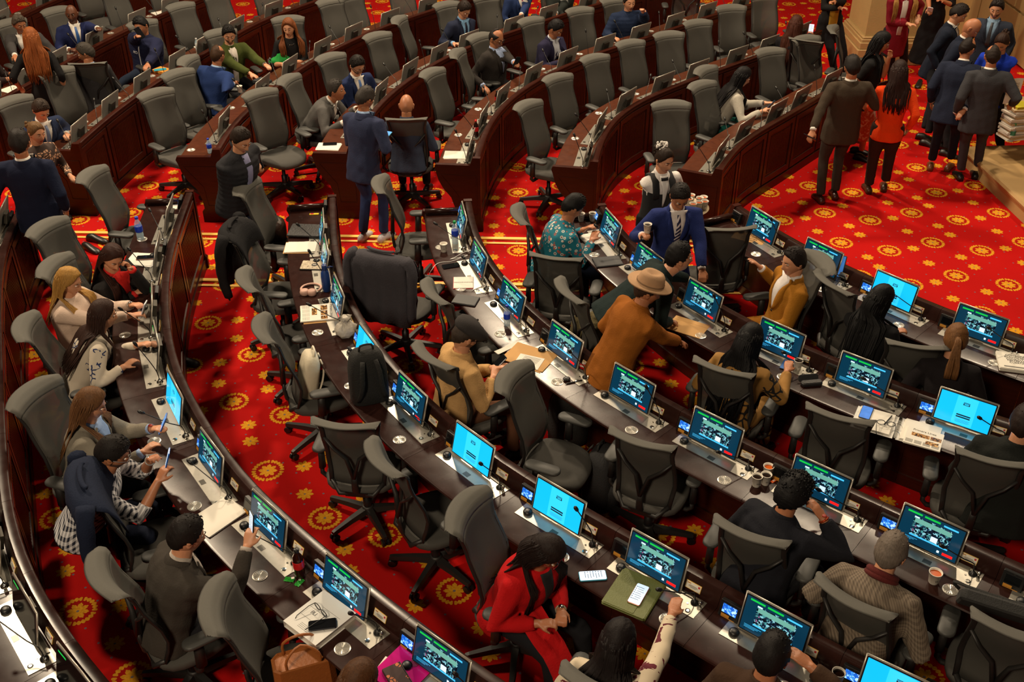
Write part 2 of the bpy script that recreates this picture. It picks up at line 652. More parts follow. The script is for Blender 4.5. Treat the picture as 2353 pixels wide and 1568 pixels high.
# ------------------------------------------------------------------ desk rows
# each row: ledge line seen in the photograph (from the aisle outwards), monitor centres, and extra metres past the frame
ROWS = {
    'N1': ([(51, 479), (0, 612), (17, 1168), (55, 1288), (100, 1384), (161, 1477), (230, 1560)], [(18, 470), (3, 560), (2, 1192), (77, 1356), (178, 1515)], .8),
    'N2': ([(439, 443), (406, 533), (383, 619), (383, 729), (398, 838), (469, 963), (559, 1104), (666, 1196), (743, 1258), (855, 1357), (949, 1426), (1085, 1525), (1143, 1568)],
           [(407, 465), (373, 555), (357, 675), (375, 765), (417, 880), (498, 1010), (625, 1156), (797, 1305), (1015, 1475)], 1.6),
    'N3': ([(768, 454), (768, 535), (784, 630), (824, 729), (904, 841), (983, 922), (1046, 976), (1143, 1045), (1199, 1088), (1350, 1173), (1409, 1204), (1593, 1306), (1710, 1370), (1868, 1459), (2008, 1530)],
           [(749, 500), (759, 563), (790, 656), (852, 766), (951, 882), (1098, 1000), (1292, 1120), (1527, 1250), (1793, 1398), (2080, 1555)], 1.5),
    'N4': ([(1080, 464), (1092, 545), (1148, 632), (1200, 693), (1259, 737), (1335, 805), (1404, 846), (1509, 910), (1593, 953), (1715, 1014), (1800, 1053), (1957, 1124), (2074, 1172), (2230, 1252), (2353, 1303)],
           [(1075, 484), (1109, 570), (1180, 662), (1300, 763), (1460, 864), (1657, 965), (1891, 1072), (2155, 1193)], 2.4),
    'N5': ([(1389, 474), (1422, 535), (1453, 563), (1560, 640), (1695, 729), (1919, 823), (2041, 877), (2148, 910)], [(1408, 497), (1480, 578), (1609, 668), (1797, 754), (1987, 830), (2215, 922)], 2.2),
    'N6': ([(1700, 474), (1784, 528), (1812, 553), (1932, 604), (2003, 637), (2105, 686), (2192, 719), (2312, 762)], [(1755, 495), (1886, 573), (2058, 646), (2258, 722)], 2.2),
    'F9': ([(-60, 95), (0, 60), (60, 30), (130, -2), (220, -36), (330, -70), (440, -98)], [(8, 50), (66, 27), (150, -16), (250, -52), (350, -85)], .6),
    'F0': ([(-20, 240), (15, 222), (130, 156), (224, 102), (332, 50), (440, 5)], [(8, 201), (157, 116), (247, 74), (345, 30)], 1.0),
    'F1': ([(181, 329), (255, 263), (352, 194), (446, 135), (543, 79), (600, 46), (738, -2)], [(207, 278), (278, 220), (352, 170), (423, 121), (495, 85), (585, 47), (671, 12)], 1.2),
    'F2': ([(503, 342), (548, 268), (623, 212), (664, 173), (763, 115), (893, 56), (993, 24)], [(516, 290), (540, 257), (622, 181), (690, 135), (765, 95), (844, 62), (930, 32), (1010, 2)], 1.8),
    'F3': ([(815, 335), (845, 270), (883, 230), (926, 191), (1018, 135), (1080, 105), (1200, 66), (1248, 48), (1353, 15)], [(848, 245), (900, 192), (963, 145), (1037, 108), (1105, 80), (1205, 46), (1296, 22), (1385, -6)], 1.8),
    'F4': ([(1100, 362), (1120, 293), (1161, 237), (1225, 189), (1307, 148), (1391, 115), (1478, 89), (1570, 58), (1641, 33)], [(1103, 310), (1134, 250), (1185, 200), (1253, 157), (1333, 120), (1418, 90), (1503, 66), (1583, 40), (1664, 16)], 1.2),
    'F5': ([(1371, 370), (1386, 309), (1435, 250), (1511, 214), (1618, 173), (1736, 130), (1800, 110), (1906, 61)], [(1371, 317), (1404, 262), (1468, 216), (1552, 179), (1637, 149), (1719, 116), (1786, 90), (1870, 59)], .1),
    'F6': ([(1659, 388), (1705, 321), (1800, 273), (1888, 217), (1960, 180)], [(1679, 328), (1734, 279), (1810, 240), (1875, 208)], .4),
}
LEDGE_Z = .85
TOP_Z = .75
ROW_WORD = {6: 'innermost row', 5: 'second row from the open carpet', 4: 'third row from the open carpet', 3: 'fourth row from the open carpet', 2: 'fifth row from the open carpet', 1: 'sixth row from the open carpet', 0: 'outermost row', 9: 'rearmost row'}


class Row:
    def __init__(s, key, pix, mons, extra):
        s.key = key
        s.near = key[0] == 'N'
        n = int(key[1])
        s.word = ('near block, ' if s.near else 'far block, ') + ROW_WORD[n]
        pts = [at(x, y, LEDGE_Z) for x, y in pix]
        # keep on turning past the frame
        if extra:
            d1 = (pts[-1] - pts[-3])
            d1.normalize()
            turn = R(9 if s.near else -9)
            q = pts[-1]
            m = int(extra / .4 + .5)
            for k in range(m):
                d1 = Matrix.Rotation(turn * .4, 3, 'Z') @ d1
                q = q + d1 * .4
                pts.append(q.copy())
        P = catmull(pts, .05)
        A = np.array([(p.x, p.y) for p in P])
        # even out the reading noise
        d = np.r_[0, np.cumsum(np.hypot(*np.diff(A, axis=0).T))]
        S = np.arange(0, d[-1], .04)
        B = np.c_[np.interp(S, d, A[:, 0]), np.interp(S, d, A[:, 1])]
        k = 22
        for _ in range(2):
            pad = np.r_[2 * B[0] - B[k:0:-1], B, 2 * B[-1] - B[-2:-k - 2:-1]]
            w = np.hanning(2 * k + 1)
            w /= w.sum()
            B = np.c_[np.convolve(pad[:, 0], w, 'valid'), np.convolve(pad[:, 1], w, 'valid')]
        if not s.near:
            B = B[::-1]
        s.B = B
        s.S = np.r_[0, np.cumsum(np.hypot(*np.diff(B, axis=0).T))]
        s.len = s.S[-1]
        st = []
        for x, y in mons:
            p = at(x, y, 1.0)
            st.append(s.locate(p))
        st.sort()
        # evenly fill bays that stand behind people or past the frame
        out = [st[0]]
        for a in st[1:]:
            gap = a - out[-1]
            if gap < .5:
                continue
            if gap > 1.15:
                m = round(gap / .76)
                for j in range(1, m):
                    out.append(out[-1] + (a - out[-1]) / (m - j + 1))
            out.append(a)
        while out[0] > 1.0:
            out.insert(0, out[0] - .76)
        while s.len - out[-1] > 1.0:
            out.append(out[-1] + .76)
        s.st = out
        b = [max(0, out[0] - .36)]
        for a, c in zip(out, out[1:]):
            b.append((a + .40 + c - .35) / 2)
        b.append(min(s.len, out[-1] + .42))
        if s.near:
            b[0] = 0
        else:
            b[-1] = s.len
        s.bd = b

    def locate(s, p):
        d = np.hypot(s.B[:, 0] - p.x, s.B[:, 1] - p.y)
        return float(s.S[int(np.argmin(d))])

    def pos(s, t):
        x = np.interp(t, s.S, s.B[:, 0])
        y = np.interp(t, s.S, s.B[:, 1])
        e = .05
        t0, t1 = max(0, t - e), min(s.len, t + e)
        dx = np.interp(t1, s.S, s.B[:, 0]) - np.interp(t0, s.S, s.B[:, 0])
        dy = np.interp(t1, s.S, s.B[:, 1]) - np.interp(t0, s.S, s.B[:, 1])
        T = Vector((dx, dy, 0)).normalized()
        return Vector((x, y, 0)), T, Vector((T.y, -T.x, 0))      # point, along (sitter's right), outward to the seat


ROWOBJ = {k: Row(k, *v) for k, v in ROWS.items()}

# kinds of picture on the monitors of the near block, from the aisle outwards
SCREENS = {
    'N1': 'rrrrrrrrrrrr', 'N2': 'oorrbvvvv', 'N3': 'oorvbvbbvvv' , 'N4': 'vvvvvvvvvv', 'N5': 'vvvvvbvvv', 'N6': 'vvbvvvv'}
SCREENS['N3'] = 'oovbvbvvbvb'
SCREENS['N3'] = 'oovbvbbvvbv'


def screen_mesh(kind, w, h):
    """flat picture of a monitor; local x right, y up, z towards the sitter"""
    mb = MB()

    def rect(x0, y0, x1, y1, mi, z):
        x0, x1 = (x0 - .5) * w, (x1 - .5) * w
        y0, y1 = (y0 - .5) * h, (y1 - .5) * h
        mb.add([(x0, y0, z), (x1, y0, z), (x1, y1, z), (x0, y1, z)], [(0, 1, 2, 3)], mi)
    e = .0004
    if kind in 'vo':
        rect(0, 0, 1, 1, 0, 0)
        rect(.06, .90, .30, .955, 2, e)
        rect(.34, .90, .60, .955, 2, e)
        rect(.66, .88, .90, .93, 3, e)
        rect(.19, .26, .83, .84, 4, e)
        rect(.21, .66, .81, .80, 5, 2 * e)
        rect(.53, .30, .64, .46, 8, 2 * e)
        rect(.19, .24, .83, .285, 3, 2 * e)
        rect(.19, .80, .27, .84, 8, 2 * e)
        for k in range(3):
            rect(.06, .17 - k * .035, .34 - .05 * k, .18 - k * .035, 3, e)
        rect(.68, .07, .72, .14, 8, e)
        rect(.77, .06, .94, .14, 6, e)
    elif kind == 'b':
        rect(0, 0, 1, 1, 1, 0)
        rect(.31, .02, .69, .98, 7, e)
        rect(.44, .78, .56, .80, 9, 2 * e)
        rect(.44, .70, .56, .765, 9, 2 * e)
        rect(.46, .72, .54, .75, 7, 3 * e)
        rect(.37, .33, .63, .375, 9, 2 * e)
        rect(.37, .26, .63, .305, 9, 2 * e)
        for k in range(4):
            rect(.36 + .02 * (k % 2), .19 - k * .03, .64 - .02 * (k % 2), .197 - k * .03, 9, 2 * e)
    else:
        rect(0, 0, 1, 1, 10, 0)
        rect(.06, .90, .30, .95, 2, e) if kind == 'r' else None
    return mb.mesh('screen', [SCR_BG, SCR_BLUE, SCR_GREEN, SCR_CYAN, VIDEO, VIDEO_T, SCR_RED, SCR_BLUE2, SCR_WHITE, SCR_INK, SCR_OFF], fix=False)


MW, MH = .385, .24
SCRM = {k: screen_mesh(k, MW - .022, MH - .022) for k in 'vbr'}
SCRM['o'] = SCRM['v']


def shared(fn):
    c = {}

    def g(*a):
        if a not in c:
            c[a] = fn(*a)
        return c[a]
    return g


def link(name, me, parent, loc=(0, 0, 0), rot=(0, 0, 0)):
    o = bpy.data.objects.new(name, me)
    COL.objects.link(o)
    o.parent = parent
    o.location = loc
    o.rotation_euler = rot
    return o


@shared
def monitor_mesh():
    mb = MB()
    T = Matrix.Rotation(PI / 2, 4, 'X')
    mb.rbox((0, 0, 0), (MW, MH, .012), .012, mi=0, T=T @ Matrix.Translation((0, 0, -.002)))
    mb.rbox((0, 0, 0), (MW - .006, MH - .006, .004), .010, mi=1, T=T @ Matrix.Translation((0, 0, .0055)))
    mb.box((0, .03, -.01), (.10, .03, .10), mi=2)
    return mb.mesh('monitor', [ALU_BACK, BLACKP, STEEL_DK])


@shared
def rim_mesh():
    mb = MB()
    w, h, t = MW / 2 + .001, MH / 2 + .001, .006
    for a, b in (((-w, h), (w, h)), ((w, h), (w, -h)), ((w, -h), (-w, -h)), ((-w, -h), (-w, h))):
        mb.tube([(a[0], .002, a[1]), (b[0], .002, b[1])], .0048, 6)
    return mb.mesh('rim', ALU, True)


@shared
def grommet_mesh():
    mb = MB()
    mb.lathe([(.046, 0), (.046, .003), (.040, .005), (.038, .003)], n=24)
    n = 18
    for k in range(n):
        a0, a1 = 2 * PI * k / n, 2 * PI * (k + .82) / n
        am = (a0 + a1) / 2
        mb.add([(.002 * math.cos(a0), .002 * math.sin(a0), .0052), (.037 * math.cos(a0), .037 * math.sin(a0), .0036), (.037 * math.cos(am), .037 * math.sin(am), .0062), (.037 * math.cos(a1), .037 * math.sin(a1), .0036)], [(0, 1, 2), (0, 2, 3)])
    return mb.mesh('grommet', mat('turned_steel', (205, 200, 190), .3, .6))


@shared
def plate_mesh():
    mb = MB()
    mb.box((0, 0, .002), (.60, .148, .004))
    mb.box((.02, .058, .006), (.40, .022, .008), mi=1)
    mb.box((.0, -.045, .0045), (.05, .035, .001), mi=1)
    mb.lathe([(.016, .004), (.016, .006), (.009, .007)], (.245, -.045, 0), 12, 2)
    mb.lathe([(.006, .004), (.006, .007)], (.215, .0, 0), 8, 2)
    mb.lathe([(.006, .004), (.006, .007)], (.285, .02, 0), 8, 2)
    return mb.mesh('steel_plate', [STEEL, STEEL_DK, CHROME])


@shared
def knob_mesh():
    mb = MB()
    mb.lathe([(.030, .004), (.030, .016), (.026, .024), (.012, .028)], n=18)
    return mb.mesh('speaker_knob', BLACKP, True)


@shared
def mic_mesh(bend):
    mb = MB()
    mb.lathe([(.024, .004), (.024, .010), (.012, .018), (.008, .03)], n=14)
    r = random.Random(bend)
    lx, ly, h = [(-.16, -.16, .24), (-.05, -.10, .32), (-.22, -.12, .20), (.02, -.16, .30), (-.10, -.22, .22)][bend]
    pts = [Vector((0, 0, .02)), Vector((lx * .05, ly * .05, .09)), Vector((lx * .35, ly * .35, h * .55)), Vector((lx, ly, h))]
    C = catmull(pts, .03)
    mb.tube(C, .0036, 6)
    d = (C[-1] - C[-2]).normalized()
    mb.tube([C[-1] - d * .004, C[-1] + d * .01, C[-1] + d * .035, C[-1] + d * .045], [.006, .012, .012, .006], 8)
    mb.tube([Vector((.03, 0, .008)), Vector((.034, 0, .035)), Vector((.03, 0, .04))], [.010, .012, .004], 8, mi=1)
    return mb.mesh('microphone', [BLACKP, CHROME], True)


@shared
def placard_mesh():
    mb = MB()
    mb.box((0, 0, 0), (.10, .003, .048))
    mb.box((0, -.0018, 0), (.094, .001, .042), mi=1)
    mb.box((-.030, -.0025, .013), (.022, .0006, .006), mi=3)
    mb.box((.036, -.0025, .010), (.012, .0006, .012), mi=4)
    for k, w in enumerate((.05, .06, .038)):
        mb.box((0, -.0025, .002 - k * .006), (w, .0006, .0022), mi=2)
    return mb.mesh('name_placard', [BRASS, PAPER, INK, AMBER, mat('placard_red', (190, 40, 40), .6)])


@shared
def terminal_mesh():
    mb = MB()
    T = Matrix.Rotation(R(-16), 4, 'X')
    mb.rbox((0, 0, 0), (.125, .03, .105), .006, T=T)
    mb.box((-.012, 0, 0), (.05, .001, .016), mi=1, T=T @ Matrix.Translation((-.018, -.0158, -.036)))
    mb.box((0, 0, 0), (.085, .001, .004), mi=1, T=T @ Matrix.Translation((0, -.0158, -.048)))
    mb.box((0, 0, 0), (.006, .001, .006), mi=2, T=T @ Matrix.Translation((0, -.0158, .044)))
    return mb.mesh('voting_terminal', [BLACKP, AMBER, STEEL_DK])


@shared
def terminal_screen_mesh(on):
    mb = MB()
    T = Matrix.Rotation(R(-16), 4, 'X')
    mb.box((0, 0, 0), (.088, .001, .054), T=T @ Matrix.Translation((0, -.0162, .008)))
    return mb.mesh('terminal_screen', VIDEO_S if on else SCR_OFF)


def bay(row, i):
    a, b, sm = row.bd[i], row.bd[i + 1], row.st[i]
    if b - a < .15:
        return
    near = row.near
    n_from_aisle = i + 1 if near else len(row.st) - i
    sk = SCREENS[row.key][min(i, len(SCREENS[row.key]) - 1)] if near else 'v'
    word = {'v': 'live picture', 'o': 'reflecting screen', 'b': 'blue login screen', 'r': 'dark screen'}[sk] if near else 'grey monitor back'
    rw = {6: 'innermost', 5: 'second', 4: 'third', 3: 'fourth', 2: 'fifth', 1: 'sixth', 0: 'seventh', 9: 'rearmost'}[int(row.key[1])]
    lab = 'dark wood desk bay, %s from the aisle, %s %s row, %s' % (ORD[min(n_from_aisle, 17)], rw, 'near' if near else 'far', word)
    P, T, Nn = row.pos(sm)
    yaw = math.atan2(T.y, T.x)        # local x = sitter's right, local y = towards the hall's centre
    g = thing('desk_bay', lab, 'desk', (P.x, P.y, 0), yaw, 'desk bays of the curved rows')
    inv = Matrix.Rotation(-yaw, 3, 'Z')
    o0 = Vector((P.x, P.y, 0))

    def loc(t, n, z):
        p, t_, nn = row.pos(t)
        # past the ends go on straight
        return inv @ (p + nn * n - o0) + Vector((0, 0, z))
    k = 4
    ts = [a + (b - a) * j / k for j in range(k + 1)]
    ts[0] += .0012
    ts[-1] -= .0012
    top = WOOD_TOP if near else WOOD_FAR

    def sweep(prof, name, m, tt=ts, par=g, ang=40):
        mb = MB()
        mb.rings([[loc(t, n, z) for n, z in prof] for t in tt])
        return mb.build(name, m, par, angle=ang)
    sweep([(.085, .722), (.425, .722), (.440, .728), (.446, .737), (.440, .746), (.425, .75), (.085, .75)], 'worktop', top)
    sweep([(.0, .10), (.03, .10), (.03, .80), (.0, .80)], 'front_panel', WOOD)
    sweep([(-.02, 0), (.04, 0), (.04, .10), (-.02, .10)], 'plinth', WOOD)
    sweep([(-.012, .80), (.088, .70), (.088, .748), (.052, .842), (.044, .853), (-.004, .855), (-.014, .848), (-.016, .838), (-.008, .826), (-.012, .812)], 'ledge', WOOD_TOP if near else WOOD)
    # raised frame and flutes on the outside of the front
    mb = MB()
    e0, e1 = a + .015, b - .015
    for t0, t1, z0, z1 in ((e0, e0 + .06, .12, .78), (e1 - .06, e1, .12, .78), (e0 + .06, e1 - .06, .72, .78), (e0 + .06, e1 - .06, .12, .20)):
        m2 = 2 if t1 - t0 > .2 else 1
        mb.rings([[loc(t0 + (t1 - t0) * j / m2, n, z) for n, z in ((.002, z0), (-.012, z0 + .004), (-.012, z1 - .004), (.002, z1))] for j in range(m2 + 1)])
    mb.build('panel_frame', WOOD, g)
    mb = MB()
    nf = max(3, int((e1 - e0 - .2) / .032))
    w = (e1 - e0 - .18) / nf
    for j in range(nf):
        t = e0 + .09 + w * (j + .5)
        q = .36 * w
        mb.rings([[loc(t - q, .001, z), loc(t - q * .4, -.009, z), loc(t + q * .4, -.009, z), loc(t + q, .001, z)] for z in (.23, .69)])
    f = mb.build('fluting', WOOD, g)
    f['kind'] = 'stuff'
    # equipment set into the worktop
    x0 = loc(a, 0, 0).x
    x1 = loc(b, 0, 0).x
    cx = max(x0 + .31, min(x1 - .31, .045))
    curve = loc(sm, .17, 0).y
    y = -.172
    link('steel_plate', plate_mesh(), g, (cx, y, .75))
    mo = link('monitor', monitor_mesh(), g, (0, y + .052, .885), (R(-13), 0, 0))
    mo2 = link('rim', rim_mesh(), mo)
    if near:
        link('screen', SCRM[sk], mo, (0, -.0085, 0), (PI / 2, 0, 0))
    link('speaker_knob', knob_mesh(), g, (cx - .235, y - .02, .75))
    link('microphone', mic_mesh((i * 3 + int(row.key[1])) % 5), g, (cx + .245, y + .03, .75))
    if x1 - x0 > .7:
        link('grommet', grommet_mesh(), g, (x1 - .17, -.345, .75))
    if near:
        link('name_placard', placard_mesh(), g, (x1 - .17, loc(b - .17, .074, 0).y, .793), (R(-21), 0, math.atan2((loc(b - .1, .09, 0) - loc(b - .24, .09, 0)).y, .14)))
        tm = link('voting_terminal', terminal_mesh(), g, (x0 + .085, loc(a + .085, .098, 0).y, .797), (0, 0, math.atan2((loc(a + .15, .09, 0) - loc(a + .02, .09, 0)).y, .13)))
        link('terminal_screen', terminal_screen_mesh((i * 7 + int(row.key[1]) * 3) % 5 < 3 and sk != 'r'), tm)
    # carved end panel at the aisle
    if (near and i == 0) or (not near and i == len(row.st) - 1):
        te = a if near else b
        sg = -1 if near else 1
        p = loc(te, 0, 0)
        nd = (loc(te, .5, 0) - p).normalized()
        td = (inv @ row.pos(te)[1]).normalized() * sg
        td.z = 0
        poly = [(-.04, .0), (-.04, .12), (-.02, .14), (-.02, .86), (.06, .86), (.09, .775), (.455, .775), (.47, .74), (.455, .70), (.43, .60), (.38, .50), (.30, .40), (.26, .28), (.25, .16), (.28, .13), (.28, 0)]
        mb = MB()
        n_ = len(poly)
        A = [p + nd * x + Vector((0, 0, z)) for x, z in poly]
        B_ = [q + td * .05 for q in A]
        mb.add(A + B_, [(j, (j + 1) % n_, (j + 1) % n_ + n_, j + n_) for j in range(n_)])
        from mathutils.geometry import tessellate_polygon
        tri = tessellate_polygon([[Vector((x, z, 0)) for x, z in poly]])
        mb.add(A, [tuple(t) for t in tri])
        mb.add(B_, [tuple(t) for t in tri])
        mb.build('end_panel', WOOD if near else WOOD, g)
        mb = MB()
        for (xa, za, xb, zb) in ((.02, .66, .40, .66), (.02, .20, .02, .66), (.02, .20, .20, .20), (.20, .20, .22, .42), (.22, .42, .40, .66)):
            mb.tube([p + nd * xa + td * .05 + Vector((0, 0, za)), p + nd * xb + td * .05 + Vector((0, 0, zb))], .006, 5)
        mb.build('panel_frame', WOOD, g)
        if near:
            mb = MB()
            q0 = p + nd * .10 - td * .03
            mb.tube([q0 + Vector((0, 0, .785)), q0 + nd * .34 + Vector((0, 0, .785))], .028, 8)
            mb.build('end_lip', WOOD_TOP, g, True)
    return g


for k, r_ in ROWOBJ.items():
    for i in range(len(r_.st)):
        bay(r_, i)
# ------------------------------------------------------------------ chairs
BACK = [(-.195, .47), (-.165, .58), (-.16, .66), (-.185, .76), (-.225, .86), (-.26, .95), (-.275, 1.02), (-.285, 1.07), (-.305, 1.115), (-.35, 1.145), (-.405, 1.150)]


def back_pt(u, v):
    """u across -1..1, v 0..1 up the back"""
    x = v * (len(BACK) - 1)
    i = min(int(x), len(BACK) - 2)
    f = x - i
    y = BACK[i][0] * (1 - f) + BACK[i + 1][0] * f
    z = BACK[i][1] * (1 - f) + BACK[i + 1][1] * f
    w = np.interp(v, [0, .2, .38, .55, .72, .88, 1], [.185, .205, .20, .19, .212, .232, .215])
    cv = np.interp(v, [0, .3, .7, 1], [.03, .05, .05, .06])
    return Vector((u * w, y + cv * u * u, z - np.interp(v, [.85, 1], [0, .022]) * u ** 4))


def build_chair():
    root = thing('office_chair', 'chair', 'chair')
    # seat
    rings = []
    for z, sc in ((.430, .80), (.425, .93), (.437, .99), (.462, 1.0), (.476, .96), (.480, .80), (.476, .4)):
        r_ = []
        for k in range(28):
            a = 2 * PI * k / 28
            c, s_ = math.cos(a), math.sin(a)
            q = (abs(c) ** 3.2 + abs(s_) ** 3.2) ** (-1 / 3.2)
            x, y = .255 * c * q * sc, .245 * s_ * q * sc
            dz = -.045 * max(0, (y - .12) / .125) ** 2
            r_.append((x * (1 - .10 * max(0, y / .245)), y + .02, z + dz + (.012 * (x / .25) ** 2 if z > .46 else 0)))
        rings.append(r_)
    mb = MB()
    mb.rings(rings)
    mb.build('seat', CH_SEAT, root, True)
    mb = MB()
    mb.rbox((0, -.03, .405), (.30, .28, .05), .05)
    mb.box((0, -.16, .43), (.16, .14, .035))
    mb.build('seat_mechanism', BLACKP, root)
    # mesh back: one curved sheet, opaque rolled head part

    def sheet(v0, v1, nv, inset, t, m, name):
        mb = MB()
        nu = 10
        front = [[back_pt((-1 + 2 * i / nu) * inset, v0 + (v1 - v0) * j / nv) for i in range(nu + 1)] for j in range(nv + 1)]
        vs = []
        for off in (0, -t):
            for j, row in enumerate(front):
                for p in row:
                    vs.append(p + Vector((0, off, off * .25)))
        n1 = (nu + 1)
        B0 = n1 * (nv + 1)
        fs = []
        for j in range(nv):
            for i in range(nu):
                a = j * n1 + i
                fs.append((a, a + 1, a + 1 + n1, a + n1))
                if t > 0:
                    fs.append((B0 + a, B0 + a + n1, B0 + a + 1 + n1, B0 + a + 1))
        if t > 0:
            for j in range(nv):
                for i in (0, nu):
                    a = j * n1 + i
                    fs.append((a, a + n1, B0 + a + n1, B0 + a))
            for i in range(nu):
                for j in (0, nv):
                    a = j * n1 + i
                    fs.append((a, a + 1, B0 + a + 1, B0 + a))
        mb.add(vs, fs)
        return mb.build(name, m, root, True)
    sheet(.02, .72, 12, .97, .003, CH_MESH, 'mesh_back')
    sheet(.715, 1, 10, 1.0, .012, CH_ROLL, 'head_roll')
    # frame behind the mesh: sides, V and stem
    mb = MB()
    for s_ in (-1, 1):
        P = [back_pt(s_ * .98, v) + Vector((0, -.014, 0)) for v in (.80, .72, .64, .56, .48, .40, .30, .20, .10, .02)]
        mb.tube(P, [.010, .013, .015, .017, .018, .018, .017, .017, .017, .016], 8, flat=.6)
        V = [back_pt(s_ * .96, .46) + Vector((0, -.016, 0)), back_pt(s_ * .62, .375) + Vector((0, -.04, 0)), back_pt(s_ * .22, .30) + Vector((0, -.055, 0)), Vector((0, -.245, .60))]
        mb.tube(V, [.013, .014, .016, .022], 8, flat=.7)
        Lo = [back_pt(s_ * .97, .03) + Vector((0, -.012, 0)), Vector((s_ * .12, -.225, .435)), Vector((0, -.20, .42))]
        mb.tube(Lo, [.016, .018, .02], 8)
    mb.tube([(0, -.245, .615), (0, -.245, .55), (0, -.235, .47), (0, -.18, .415)], [.022, .024, .028, .03], 8, flat=.6)
    mb.build('back_frame', CH_DARK, root, True)
    for s_ in (-1, 1):
        mb = MB()
        mb.rbox((s_ * .295, .045, .665), (.10, .26, .03), .045)
        a = mb.build('armrest', CH_PAD, root, angle=50)
        mb = MB()
        mb.tube([(s_ * .13, -.02, .405), (s_ * .27, -.02, .40), (s_ * .30, -.02, .43), (s_ * .30, -.005, .50)], .020, 8, flat=.8)
        mb.tube([(s_ * .30, -.005, .47), (s_ * .298, .0, .655)], [.026, .022], 8, flat=1.3)
        mb.build('armrest_post', CH_DARK, a, True)
    mb = MB()
    mb.lathe([(.028, .09), (.032, .10), (.032, .22), (.020, .225), (.020, .40)], n=12)
    mb.build('gas_lift', BLACKP, root, True)
    mb = MB()
    mb.lathe([(.03, .055), (.045, .07), (.045, .125), (.036, .135)], n=14)
    hub = mb.build('base_hub', CH_DARK, root, True)
    leg = cas = None
    for k in range(5):
        a = 2 * PI * k / 5 + .3
        if leg is None:
            mb = MB()
            prof = [(0.03, .105, .030, .030), (.16, .098, .024, .024), (.30, .082, .018, .020), (.325, .078, .016, .016)]
            rings = []
            for x, z, w, h in prof:
                rings.append([(x, -w, z - h), (x, w, z - h), (x, w * .75, z + h * .6), (x, -w * .75, z + h * .6)])
            mb.rings(rings)
            leg = mb.build('base_leg', CH_DARK, root)
            mb = MB()
            T = Matrix.Translation((.31, 0, .029)) @ Matrix.Rotation(PI / 2, 4, 'X')
            for z in (-.018, .018):
                mb.lathe([(.012, -.009), (.028, -.008), (.029, .008), (.012, .009)], n=12, T=T @ Matrix.Translation((0, 0, z)))
            mb.box((.305, 0, .045), (.03, .014, .04))
            cas = mb.build('caster', BLACKP, root)
            l, c = leg, cas
        else:
            l, c = leg.copy(), cas.copy()
            COL.objects.link(l)
            COL.objects.link(c)
            l.parent = c.parent = root
        l.rotation_euler = c.rotation_euler = (0, 0, a)
    return root


CHAIR = build_chair()
chair_used = [False]
chair_spots = []      # x, y, yaw, object, note


def row_place(p):
    """nearest row whose seats are at p -> (row, s, ordinal from the aisle)"""
    best = None
    for k, r_ in ROWOBJ.items():
        if (p.y > 9.6) == r_.near:
            continue
        t = r_.locate(p)
        q, T, n = r_.pos(t)
        d = (p - q)
        side_ = d.dot(n)
        dist = math.hypot(d.x, d.y)
        cost = abs(side_ - .8) + abs(d.dot(T))
        if best is None or cost < best[0]:
            i = int(np.argmin([abs(t - a) for a in r_.st]))
            best = (cost, r_, t, (i + 1 if r_.near else len(r_.st) - i))
    return best[1:]


LABELS_USED = {}


def unique(lab):
    n = LABELS_USED.get(lab, 0)
    LABELS_USED[lab] = n + 1
    return lab


def add_chair(x, y, yaw, extra=None):
    """yaw: compass angle of the sitter's gaze, 0 = right, 90 = away from the camera"""
    if not chair_used[0]:
        c = CHAIR
        chair_used[0] = True
    else:
        c = copy_tree(CHAIR)
    c.location = (x, y, 0)
    c.rotation_euler = (0, 0, R(yaw - 90))
    chair_spots.append((x, y, yaw, c, extra))
    return c


def chair_px(px, py, yaw, extra=None):
    top = at(px, py, 1.145)
    f = Vector((math.cos(R(yaw)), math.sin(R(yaw)), 0))
    p = top + f * .35
    return add_chair(p.x, p.y, yaw, extra)


CHAIRS = [
    # far block
    (10, 55, 320), (105, 12, 318), (208, 134, 97), (122, 158, 320), (250, -32, 318), (348, -64, 318), (357, 43, 318), (408, 8, 318), (488, -20, 315), (592, -52, 315),
    (436, 133, 352), (400, 163, 322), (350, 208, 318), (590, 208, 314), (4, 222, 322), (30, -28, 318), (180, -60, 318), (664, 22, 285), (752, -2, 312), (840, -5, 312), (942, -40, 300), (910, 42, 350),
    (735, 116, 318), (860, 77, 316), (676, 172, 343), (985, 162, 330), (1044, 119, 350), (1100, 77, 318), (940, 257, 92), (1023, 2, 310), (1112, -12, 300),
    (1205, 236, 322), (1274, 173, 312), (1215, 33, 312), (1360, 128, 308), (1327, 18, 300), (1442, 94, 303), (1532, 74, 292), (1598, 47, 296), (1677, 12, 284), (1752, -16, 284),
    (1395, -5, 300), (1632, 143, 322), (1606, 190, 312), (1539, 233, 278), (1764, 112, 296), (1847, 84, 302), (1911, 64, 345), (1500, -52, 95), (1582, -45, 88),
    # near block
    (200, 396, 350), (97, 515, 338), (77, 614, 352), (65, 740, 14), (66, 864, 340), (172, 1104, 22), (262, 1322, 35), (484, 1385, 8),
    (556, 424, 350), (530, 524, 355), (560, 640, 22), (598, 752, 18), (788, 975, 83), (890, 1040, 30), (1055, 1128, 337), (1428, 1508, 62), (1722, 1188, 60),
    (868, 419, 4), (872, 592, 68), (990, 668, 25), (1015, 812, 40), (1168, 858, 335), (1497, 992, 63), (1206, 490, 8), (1275, 590, 76), (1300, 665, 22), (1668, 818, 60),
    (1684, 524, 96), (1891, 590, 190), (1912, 645, 25), (1928, 954, 63), (2175, 806, 78), (2203, 1022, 68), (1955, 1370, 48), (2335, 1450, 60)]
for c_ in CHAIRS:
    chair_px(*c_)
